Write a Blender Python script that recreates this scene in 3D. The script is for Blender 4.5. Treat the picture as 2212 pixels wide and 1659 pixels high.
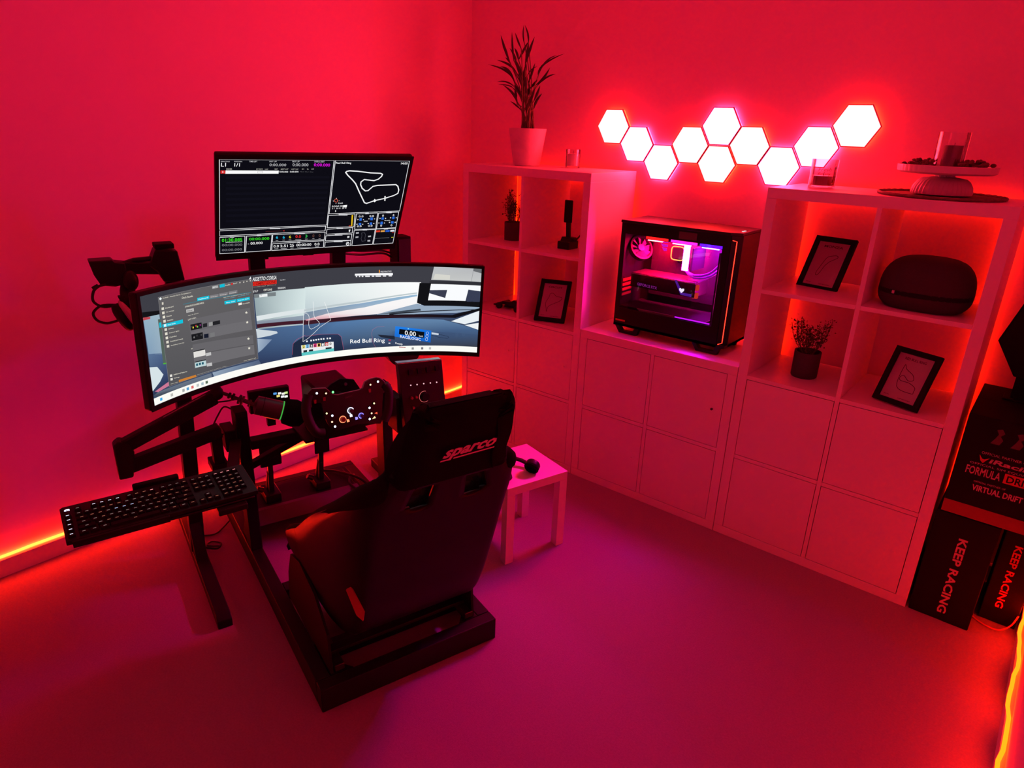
import bpy, math, random
import numpy as np
from mathutils import Vector, Matrix
from mathutils.geometry import tessellate_polygon
random.seed(7)
SC = bpy.context.scene
COL = SC.collection
for o in list(bpy.data.objects): bpy.data.objects.remove(o)

# ------------------------------------------------------------ camera, world, exposure
cd = bpy.data.cameras.new('camera'); cam = bpy.data.objects.new('camera', cd); COL.objects.link(cam)
cam.location = (2.4404, -2.5699, 1.6339); cam.rotation_euler = (1.2080, -0.0327, 0.6921)
cd.sensor_width = 36; cd.lens = 1451.59 * 36 / 2212; cd.clip_start = 0.05; SC.camera = cam
wd = bpy.data.worlds.new('dark'); SC.world = wd; wd.use_nodes = True
wd.node_tree.nodes['Background'].inputs[0].default_value = (0, 0, 0, 1)
vs = SC.view_settings; SC.display_settings.display_device = 'sRGB'
vs.view_transform = 'Standard'; vs.look = 'None'; vs.exposure = 0.0; vs.gamma = 1; vs.use_curve_mapping = False
cy = SC.cycles; cy.use_denoising = True; cy.max_bounces = 8; cy.diffuse_bounces = 5; cy.glossy_bounces = 3
cy.transmission_bounces = 4; cy.transparent_max_bounces = 12; cy.caustics_reflective = False; cy.caustics_refractive = False
cy.sample_clamp_indirect = 6.0

# ------------------------------------------------------------ helpers
def srgb(c):
    return tuple(((v/255)/12.92 if v/255 <= .04045 else ((v/255+.055)/1.055)**2.4) for v in c)
MATS = {}
def mat(name, col, rough=.5, metal=0, var=.12, scale=30, bump=0, bscale=200, emit=None, coat=0, spec=.5):
    if name in MATS: return MATS[name]
    m = bpy.data.materials.new(name); m.use_nodes = True; nt = m.node_tree; N = nt.nodes; b = N['Principled BSDF']
    tc = N.new('ShaderNodeTexCoord'); nz = N.new('ShaderNodeTexNoise'); nz.inputs['Scale'].default_value = scale; nz.inputs['Detail'].default_value = 3
    nt.links.new(tc.outputs['Object'], nz.inputs['Vector'])
    mx = N.new('ShaderNodeMix'); mx.data_type = 'RGBA'
    mx.inputs[6].default_value = (*[c*(1-var) for c in col], 1); mx.inputs[7].default_value = (*[min(1, c*(1+var)) for c in col], 1)
    nt.links.new(nz.outputs['Fac'], mx.inputs[0]); nt.links.new(mx.outputs[2], b.inputs['Base Color'])
    b.inputs['Roughness'].default_value = rough; b.inputs['Metallic'].default_value = metal
    b.inputs['Specular IOR Level'].default_value = spec; b.inputs['Coat Weight'].default_value = coat
    if bump:
        n2 = N.new('ShaderNodeTexNoise'); n2.inputs['Scale'].default_value = bscale; n2.inputs['Detail'].default_value = 2
        nt.links.new(tc.outputs['Object'], n2.inputs['Vector'])
        bp = N.new('ShaderNodeBump'); bp.inputs['Strength'].default_value = bump; bp.inputs['Distance'].default_value = .004
        nt.links.new(n2.outputs['Fac'], bp.inputs['Height']); nt.links.new(bp.outputs['Normal'], b.inputs['Normal'])
    if emit:
        b.inputs['Emission Color'].default_value = (*emit, 1); b.inputs['Emission Strength'].default_value = 1
    MATS[name] = m; return m
def glow(name, rgb):
    """a light source's own surface: rgb = radiance"""
    if name in MATS: return MATS[name]
    m = bpy.data.materials.new(name); m.use_nodes = True; nt = m.node_tree; nt.nodes.clear()
    e = nt.nodes.new('ShaderNodeEmission'); o = nt.nodes.new('ShaderNodeOutputMaterial')
    s = max(rgb); e.inputs[0].default_value = (*[c/s for c in rgb], 1); e.inputs[1].default_value = s
    nt.links.new(e.outputs[0], o.inputs[0]); MATS[name] = m; return m
def glass(name, tint=(1, 1, 1), refl=.08, rough=.02):
    if name in MATS: return MATS[name]
    m = bpy.data.materials.new(name); m.use_nodes = True; nt = m.node_tree; nt.nodes.clear(); N = nt.nodes
    t = N.new('ShaderNodeBsdfTransparent'); t.inputs[0].default_value = (*tint, 1)
    g = N.new('ShaderNodeBsdfGlossy'); g.inputs['Roughness'].default_value = rough
    lw = N.new('ShaderNodeLayerWeight'); lw.inputs[0].default_value = .25
    mr = N.new('ShaderNodeMapRange'); mr.inputs[3].default_value = refl*.4; mr.inputs[4].default_value = min(1, refl*6)
    mx = N.new('ShaderNodeMixShader'); o = N.new('ShaderNodeOutputMaterial')
    nt.links.new(lw.outputs['Fresnel'], mr.inputs[0]); nt.links.new(mr.outputs[0], mx.inputs[0])
    nt.links.new(t.outputs[0], mx.inputs[1]); nt.links.new(g.outputs[0], mx.inputs[2]); nt.links.new(mx.outputs[0], o.inputs[0])
    MATS[name] = m; return m
def screen_mat():
    m = bpy.data.materials.new('screen_picture'); m.use_nodes = True; nt = m.node_tree; nt.nodes.clear(); N = nt.nodes
    a = N.new('ShaderNodeAttribute'); a.attribute_name = 'Col'; e = N.new('ShaderNodeEmission'); o = N.new('ShaderNodeOutputMaterial')
    nt.links.new(a.outputs['Color'], e.inputs[0]); e.inputs[1].default_value = 1.0; nt.links.new(e.outputs[0], o.inputs[0]); return m

ROOT = {}
def _props(o, label=None, cat=None, group=None, kind=None):
    if label: o['label'] = label
    if cat: o['category'] = cat
    if group: o['group'] = group
    if kind: o['kind'] = kind
def thing(name, label, cat, loc, group=None):
    o = bpy.data.objects.new(name, None); COL.objects.link(o); o.empty_display_size = .05
    o.location = loc; _props(o, label, cat, group); ROOT[o.name] = Vector(loc); return o
def rootloc(o):
    while o.parent: o = o.parent
    return ROOT.get(o.name, Vector((0, 0, 0)))
class MB:
    def __init__(s, M=None): s.v = []; s.f = []; s.mi = []; s.M = M
    def add(s, vs_, fs, mi=0):
        b = len(s.v)
        for p in vs_:
            p = Vector(p); s.v.append(s.M @ p if s.M else p)
        for f in fs: s.f.append(tuple(b+i for i in f)); s.mi.append(mi)
        return s
    def box(s, x0, x1, y0, y1, z0, z1, mi=0):
        return s.add([(x0,y0,z0),(x1,y0,z0),(x1,y1,z0),(x0,y1,z0),(x0,y0,z1),(x1,y0,z1),(x1,y1,z1),(x0,y1,z1)],
                     [(0,3,2,1),(4,5,6,7),(0,1,5,4),(1,2,6,5),(2,3,7,6),(3,0,4,7)], mi)
    def bar(s, p, q, w, h, up=(0,0,1), mi=0):
        p, q = Vector(p), Vector(q); d = (q-p).normalized(); sd = d.cross(Vector(up))
        if sd.length < 1e-4: sd = d.cross(Vector((1,0,0)))
        sd.normalize(); u = sd.cross(d); c = []
        for e in (p, q):
            for a, b in ((-1,-1),(1,-1),(1,1),(-1,1)): c.append(e+sd*a*w/2+u*b*h/2)
        return s.add(c, [(0,3,2,1),(4,5,6,7),(0,1,5,4),(1,2,6,5),(2,3,7,6),(3,0,4,7)], mi)
    def tube(s, pts, r, n=8, closed=False, mi=0, flat=1.0):
        pts = [Vector(p) for p in pts]; m = len(pts); rs = r if isinstance(r, (list, tuple)) else [r]*m
        prev = None; rings = []
        for i, p in enumerate(pts):
            a = pts[(i-1) % m] if (closed or i) else p; b = pts[(i+1) % m] if (closed or i < m-1) else p
            d = (b-a); d = d.normalized() if d.length > 1e-9 else Vector((0,0,1))
            if prev is None:
                x = d.cross(Vector((0,0,1)));  x = x if x.length > 1e-3 else d.cross(Vector((1,0,0)))
            else: x = prev-d*prev.dot(d)
            x.normalize(); prev = x; y = d.cross(x)
            rings.append([p+x*rs[i]*math.cos(t)+y*rs[i]*flat*math.sin(t) for t in [2*math.pi*k/n for k in range(n)]])
        vs_ = [v for rg in rings for v in rg]; fs = []
        for i in range(m if closed else m-1):
            j = (i+1) % m
            for k in range(n): fs.append((i*n+k, i*n+(k+1) % n, j*n+(k+1) % n, j*n+k))
        if not closed: fs.append(tuple(range(n))[::-1]); fs.append(tuple((m-1)*n+k for k in range(n)))
        return s.add(vs_, fs, mi)
    def cyl(s, p, q, r0, r1=None, n=20, mi=0): return s.tube([p, q], [r0, r0 if r1 is None else r1], n, mi=mi)
    def lathe(s, prof, c=(0,0,0), n=28, mi=0, cap=True, flute=0, fn=0):
        c = Vector(c); vs_ = []; fs = []
        for r, z in prof:
            for k in range(n):
                t = 2*math.pi*k/n; rr = r*(1+flute*math.cos(fn*t)) if flute else r
                vs_.append(c+Vector((rr*math.cos(t), rr*math.sin(t), z)))
        for i in range(len(prof)-1):
            for k in range(n): fs.append((i*n+k, i*n+(k+1) % n, (i+1)*n+(k+1) % n, (i+1)*n+k))
        if cap: fs.append(tuple(range(n))[::-1]); fs.append(tuple((len(prof)-1)*n+k for k in range(n)))
        return s.add(vs_, fs, mi)
    def ext(s, poly, vec, mi=0):
        """closed solid: polygon (3D points) swept along vec"""
        P_ = [Vector(p) for p in poly]; n = len(P_); vec = Vector(vec)
        tri = [tuple(t) for t in tessellate_polygon([P_])]
        fs = [t[::-1] for t in tri]+[tuple(n+i for i in t) for t in tri]+[(i, (i+1) % n, n+(i+1) % n, n+i) for i in range(n)]
        return s.add(P_+[p+vec for p in P_], fs, mi)
    def ell(s, c, r, n=16, m=10, mi=0, pw=1.0):
        vs_ = []; fs = []; sg = lambda v: math.copysign(abs(v)**pw, v)
        for i in range(m+1):
            ph = math.pi*i/m-math.pi/2
            for k in range(n):
                t = 2*math.pi*k/n
                vs_.append((c[0]+r[0]*sg(math.cos(ph))*sg(math.cos(t)), c[1]+r[1]*sg(math.cos(ph))*sg(math.sin(t)), c[2]+r[2]*sg(math.sin(ph))))
        for i in range(m):
            for k in range(n): fs.append((i*n+k, i*n+(k+1) % n, (i+1)*n+(k+1) % n, (i+1)*n+k))
        return s.add(vs_, fs, mi)
    def build(s, name, m, parent=None, label=None, cat=None, group=None, kind=None, loc=None, smooth=40, bevel=0, solid=None, recalc=False):
        off = rootloc(parent) if parent else Vector(loc or (0,0,0))
        me = bpy.data.meshes.new(name); me.from_pydata([tuple(v-off) for v in s.v], [], s.f)
        for x in (m if isinstance(m, (list, tuple)) else [m]): me.materials.append(x)
        me.polygons.foreach_set('material_index', s.mi); me.validate(); me.update()
        if recalc:
            import bmesh
            bm = bmesh.new(); bm.from_mesh(me); bmesh.ops.recalc_face_normals(bm, faces=bm.faces); bm.to_mesh(me); bm.free()
        if smooth:
            me.polygons.foreach_set('use_smooth', [True]*len(me.polygons)); me.set_sharp_from_angle(angle=math.radians(smooth))
        o = bpy.data.objects.new(name, me); COL.objects.link(o)
        if parent: o.parent = parent
        else: o.location = off; ROOT[o.name] = off.copy()
        _props(o, label, cat, group, kind)
        if solid:
            md = o.modifiers.new('solid', 'SOLIDIFY'); md.thickness = solid[0]; md.offset = solid[1]; md.use_even_offset = False
        if bevel:
            md = o.modifiers.new('bevel', 'BEVEL'); md.width = bevel; md.segments = 2; md.limit_method = 'ANGLE'; md.angle_limit = math.radians(50)
        return o
# rig frame: x = right (t), y = forward (s), z up
RA = math.radians(16.8)
RM = Matrix(((math.sin(RA), -math.cos(RA), 0, 1.088), (math.cos(RA), math.sin(RA), 0, -1.717), (0, 0, 1, 0), (0, 0, 0, 1)))
def rg(t, s, z): return RM @ Vector((t, s, z))
# text
_tx = {}
def text2d(s, bold=0.0, shear=0.0):
    k = (s, bold, shear)
    if k in _tx: return _tx[k]
    c = bpy.data.curves.new('tmp', 'FONT'); c.body = s; c.resolution_u = 2; c.offset = bold; c.shear = shear
    o = bpy.data.objects.new('tmp', c); COL.objects.link(o)
    dg = bpy.context.evaluated_depsgraph_get(); ev = o.evaluated_get(dg); me = ev.to_mesh()
    v = np.array([tuple(x.co) for x in me.vertices])[:, :2]; f = [tuple(p.vertices) for p in me.polygons]
    ev.to_mesh_clear(); bpy.data.objects.remove(o); bpy.data.curves.remove(c)
    lo, hi = v.min(0), v.max(0); v = (v-lo)/np.maximum(hi-lo, 1e-6); _tx[k] = (v.tolist(), f); return _tx[k]
def put_text(mb, s, O, X, Y, bold=0.0, shear=0.0, mi=0):
    v, f = text2d(s, bold, shear); O, X, Y = Vector(O), Vector(X), Vector(Y)
    mb.add([O+X*a+Y*b for a, b in v], f, mi); return mb

# ------------------------------------------------------------ materials
M_wall = mat('wall_paint', (.82, .58, .74), .75, var=.03, scale=6, bump=.05, bscale=300)
M_ceil = mat('ceiling_paint', (.8, .74, .77), .8, var=.02)
M_carpet = mat('carpet', (.34, .27, .32), .95, var=.16, scale=160, bump=.5, bscale=500, spec=.1)
M_skirt = mat('skirting_paint', (.75, .72, .74), .5, var=.03)
M_white = mat('white_laminate', (.76, .70, .74), .33, var=.02, scale=8)
M_door = mat('white_door_laminate', (.74, .68, .72), .38, var=.02, scale=8)
M_blk = mat('black_plastic', (.007, .0065, .007), .45, var=.25, bump=.05, spec=.25)
M_blk2 = mat('black_matt_plastic', (.006, .006, .0065), .7, var=.25, spec=.15)
M_steel = mat('black_powder_coat', (.008, .0075, .008), .5, var=.3, scale=80, bump=.15, bscale=600, spec=.2)
M_gloss = mat('black_gloss_shell', (.004, .004, .0045), .38, var=.2, spec=.2)
M_fab = mat('black_fabric', (.006, .006, .0065), .95, var=.35, scale=250, bump=.4, bscale=700, spec=.06)
M_foam = mat('black_foam', (.006, .006, .006), 1, var=.4, scale=120, spec=.05)
M_rub = mat('black_rubber', (.012, .012, .012), .6, var=.2, spec=.3)
M_cab = mat('black_cable', (.012, .012, .012), .55, var=.2, spec=.4)
M_alu = mat('brushed_aluminium', (.5, .5, .52), .35, .9, var=.15, scale=90)
M_dalu = mat('dark_metal', (.08, .08, .085), .4, .8, var=.2, scale=90)
M_paper = mat('print_paper', (.62, .58, .6), .7, var=.04)
M_ink = mat('print_ink', (.05, .045, .05), .8, var=.1)
M_leaf = mat('dark_leaf', (.022, .05, .022), .5, var=.4, scale=40)
M_stem = mat('plant_stem', (.12, .14, .06), .6, var=.3, scale=50)
M_soil = mat('soil', (.02, .014, .01), 1, var=.5, scale=120)
M_pot = mat('marbled_pot', (.62, .57, .6), .55, var=.2, scale=22, bump=.25, bscale=60)
M_dpot = mat('dark_pot', (.05, .045, .05), .7, var=.25, scale=60, bump=.2, bscale=90)
M_wax = mat('white_wax', (.75, .7, .7), .5, var=.03)
M_rwax = mat('red_wax', (.35, .04, .05), .5, var=.1)
M_cer = mat('white_ceramic', (.66, .6, .62), .4, var=.03)
M_mat_ = mat('woven_straw', (.16, .11, .08), .85, var=.4, scale=90, bump=.5, bscale=200)
M_dry = mat('dried_flowers', (.12, .06, .05), .9, var=.5, scale=80)
M_card = mat('black_card', (.006, .0055, .006), .7, var=.25, scale=25, spec=.12)
M_cardr = mat('red_print', (.55, .03, .04), .6, var=.1)
M_cardl = mat('pale_print', (.45, .30, .30), .6, var=.1)
M_logo = mat('embroidered_thread', (.62, .50, .50), .8, var=.15, scale=300)
M_tag = mat('orange_strap', (.35, .05, .03), .8, var=.2)
M_gl = glass('clear_glass', (.97, .97, .97), .14)
M_pcgl = glass('tinted_side_glass', (.93, .92, .93), .05)
M_frgl = glass('picture_glass', (.95, .95, .95), .05, .05)
M_scr = screen_mat()

STRIP = (85, 1.02, .12)
STRIPR = (58, .52, .012)
STRIPU = (16, .17, .002)
HEXW = (56.0, 1.04, 3.4)
HEXO = (56.0, 1.02, 1.02)
RAM = (220, 2.0, 170)
FAN = (620, 1.0, 190)
INTAKE_FILL = (70, .3, 26)
# ------------------------------------------------------------ room shell
XL, XR, YB, YF, ZC = -.345, 2.655, .425, -3.7, 2.62
def shell(name, box, m): return MB().box(*box).build(name, m, kind='structure', smooth=0, loc=(box[0], box[2], box[4]))
shell('floor', (XL-.1, XR+.1, YF-.1, YB+.1, -.1, 0), M_carpet)
shell('ceiling', (XL-.1, XR+.1, YF-.1, YB+.1, ZC, ZC+.1), M_ceil)
shell('wall_left', (XL-.1, XL, YF, YB, 0, ZC), M_wall)
shell('wall_back', (XL-.1, XR+.1, YB, YB+.1, 0, ZC), M_wall)
shell('wall_right', (XR, XR+.1, YF, YB, 0, ZC), M_wall)
shell('wall_front', (XL-.1, XR+.1, YF-.1, YF, 0, ZC), M_wall)
def skirting(name, poly, vec):
    MB().ext(poly, vec).build(name, M_skirt, kind='structure', smooth=0, loc=poly[0], recalc=True)
h, d = .075, .016
skirting('baseboard_left', [(XL, YF, 0), (XL+d, YF, 0), (XL+d, YF, h-.006), (XL+d-.006, YF, h), (XL, YF, h)], (0, YB-YF, 0))
skirting('baseboard_right', [(XR, YF, 0), (XR, YF, h), (XR-d+.006, YF, h), (XR-d, YF, h-.006), (XR-d, YF, 0)], (0, YB-YF, 0))
skirting('baseboard_back', [(XL+d, YB, 0), (XL+d, YB, h), (XL+d, YB-d+.004, h), (XL+d, YB-d, h-.006), (XL+d, YB-d, 0)], (XR-XL-2*d, 0, 0))

# ------------------------------------------------------------ LED strips

def strip(pts, r, m, label, n=8, clips=()):
    mb = MB().tube(pts, r, n)
    t = thing('led_strip', label, 'led strip', pts[0])
    mb.build('light_tube', m, t)
    for c in clips: MB().box(c[0]-.006, c[0]+.006, c[1]-.009, c[1]+.009, c[2]-.007, c[2]+.0035).build('clip', M_white, t, smooth=0)
    return t
yy = np.linspace(-2.55, YB-.03, 46)
strip([(XL+.009, y, .0815+.0012*math.sin(i*1.7)) for i, y in enumerate(yy)], .0055, glow('led_red_white', STRIP),
      'glowing red LED strip along the skirting board of the wall behind the monitors')
yy = np.linspace(-1.7, .30, 40)
strip([(XR-.012+.0045*math.sin(i*.9)-.002*math.sin(i*2.3), y, .0815+.003*math.sin(i*.7)) for i, y in enumerate(yy)], .0055, glow('led_yellow_red', STRIPR),
      'wavy glowing yellow LED strip on the skirting at the right edge of the photo')
yb = .3965
pth = [(.031, .06), (.031, 1.435), (.742, 1.435), (.752, .742), (1.552, .742), (1.552, 1.440), (2.272, 1.440), (2.272, .06)]
pp = []
for (xa, za), (xb, zb) in zip(pth, pth[1:]):
    for k in range(14): f = k/14; pp.append((xa+(xb-xa)*f+.004*math.sin(k*1.3), yb, za+(zb-za)*f+.003*math.sin(k*1.1)))
pp.append((pth[-1][0], yb, pth[-1][1]))
strip(pp, .0042, glow('led_red_orange', STRIPU), 'orange glowing LED strip running around the back edges of the shelf units', 6)

# ------------------------------------------------------------ shelf units
TH, IN, DP = .038, .016, .39
def shelf_unit(x0, rows, label, group):
    W = .765; H = .765 if rows == 2 else 1.465
    t = thing('shelf_unit', label, 'shelf unit', (x0, 0, 0), group)
    def panel(n, b, bev=.0012): MB().box(*b).build(n, M_white, t, bevel=bev, smooth=0)
    panel('top_panel', (x0, x0+W, 0, DP, H-TH, H)); panel('bottom_panel', (x0, x0+W, 0, DP, 0, TH))
    panel('side_panel', (x0, x0+TH, 0, DP, TH, H-TH)); panel('side_panel', (x0+W-TH, x0+W, 0, DP, TH, H-TH))
    cw = (W-2*TH-IN)/2; ch = (H-2*TH-(rows-1)*IN)/rows
    panel('divider', (x0+TH+cw, x0+TH+cw+IN, .001, DP-.002, TH, H-TH))
    for r in range(1, rows):
        z = TH+r*ch+(r-1)*IN
        for c in (0, 1):
            xa = x0+TH+c*(cw+IN); panel('shelf', (xa, xa+cw, .001, DP-.002, z, z+IN))
    for r in (0, 1):
        z = TH+r*(ch+IN)
        for c in (0, 1):
            xa = x0+TH+c*(cw+IN); g = .0024
            d_ = MB().box(xa+g, xa+cw-g, .001, .018, z+g, z+ch-g).build('door', M_door, t, bevel=.001, smooth=0)
            kx = xa+cw-.045; kz = z+ch*.5
            MB().cyl((kx, .001, kz), (kx, -.0045, kz), .0045, .0055, 12).build('knob', M_dalu if (rows == 2 and r == 1 and c == 1) else M_white, d_)
            MB().box(xa, xa+cw, .355, .361, z, z+ch).build('insert_back', M_white, t, smooth=0)
    return t
G = 'white cube shelf units along the back wall'
U1, U2, U3 = 0, .768, 1.536
shelf_unit(U1, 4, 'tall white cube shelf unit under the potted palm, nearest the corner', G)
shelf_unit(U2, 2, 'low white four-door shelf unit carrying the computer tower', G)
shelf_unit(U3, 4, 'tall white cube shelf unit holding the black oval case', G)

# ------------------------------------------------------------ hexagon lights
HX = [(0, 0, 'o', 'leftmost, with an orange rim'), (1, -.5, 'w', 'white-rimmed, second from the left end'), (2, -1, 'w', 'lowest of the left descending arm'),
      (3, -.5, 'o', 'orange-rimmed, left panel of the middle diamond'), (4, 0, 'w', 'white-rimmed, topmost of the middle diamond'),
      (4, -1, 'o', 'orange-rimmed, bottom panel of the middle diamond'), (5, -.5, 'o', 'orange-rimmed, right panel of the middle diamond'),
      (6, -1, 'w', 'touching the top of the tall right shelf unit in view'), (7, -.5, 'w', 'white-rimmed, behind the red jar candle'),
      (8, 0, 'o', 'rightmost and highest, with an orange rim')]
HR = .0905; HXX, HXZ = .6085, 1.661
G_hw = glow('hex_pink_white', HEXW); G_ho = glow('hex_red_white', HEXO)
G_sw = glow('hex_side_pink', tuple(c*.5 for c in HEXW)); G_so = glow('hex_side_orange', tuple(c*f for c, f in zip(HEXO, (1.3, .35, .1))))
M_hf = mat('hex_rim_plastic', (.5, .4, .43), .5, var=.05)
for q, k, c, lab in HX:
    cx = HXX+q*1.5*HR; cz = HXZ+k*math.sqrt(3)*HR+.0033*q
    hexa = lambda r, y: [(cx+r*math.cos(a), y, cz+r*math.sin(a)) for a in [math.radians(60*i) for i in range(6)]]
    t = thing('hexagon_light', 'glowing white hexagon wall light, '+lab, 'wall light', (cx, YB, cz), 'hexagon lights on the back wall')
    MB().ext(hexa(HR-.0045, YB-.001), (0, -.019, 0)).build('housing', G_so if c == 'o' else G_sw, t, smooth=0, recalc=True)
    ro, ri = hexa(HR-.0012, 0), hexa(HR-.0052, 0); mb = MB()
    for y0, y1 in ((YB-.016, YB-.0255),):
        A = [Vector(p)+Vector((0, y0, 0)) for p in ro]+[Vector(p)+Vector((0, y1, 0)) for p in ro]+[Vector(p)+Vector((0, y1, 0)) for p in ri]+[Vector(p)+Vector((0, y0, 0)) for p in ri]
        fs = []
        for i in range(6):
            j = (i+1) % 6
            for a, b in ((0, 6), (6, 12), (12, 18), (18, 0)): fs.append((a+i, a+j, b+j, b+i))
        mb.add(A, fs)
    mb.build('rim', M_hf, t, smooth=0, recalc=True)
    MB().ext(hexa(HR-.0056, YB-.0205), (0, -.003, 0)).build('panel', G_ho if c == 'o' else G_hw, t, smooth=0, recalc=True)

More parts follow.
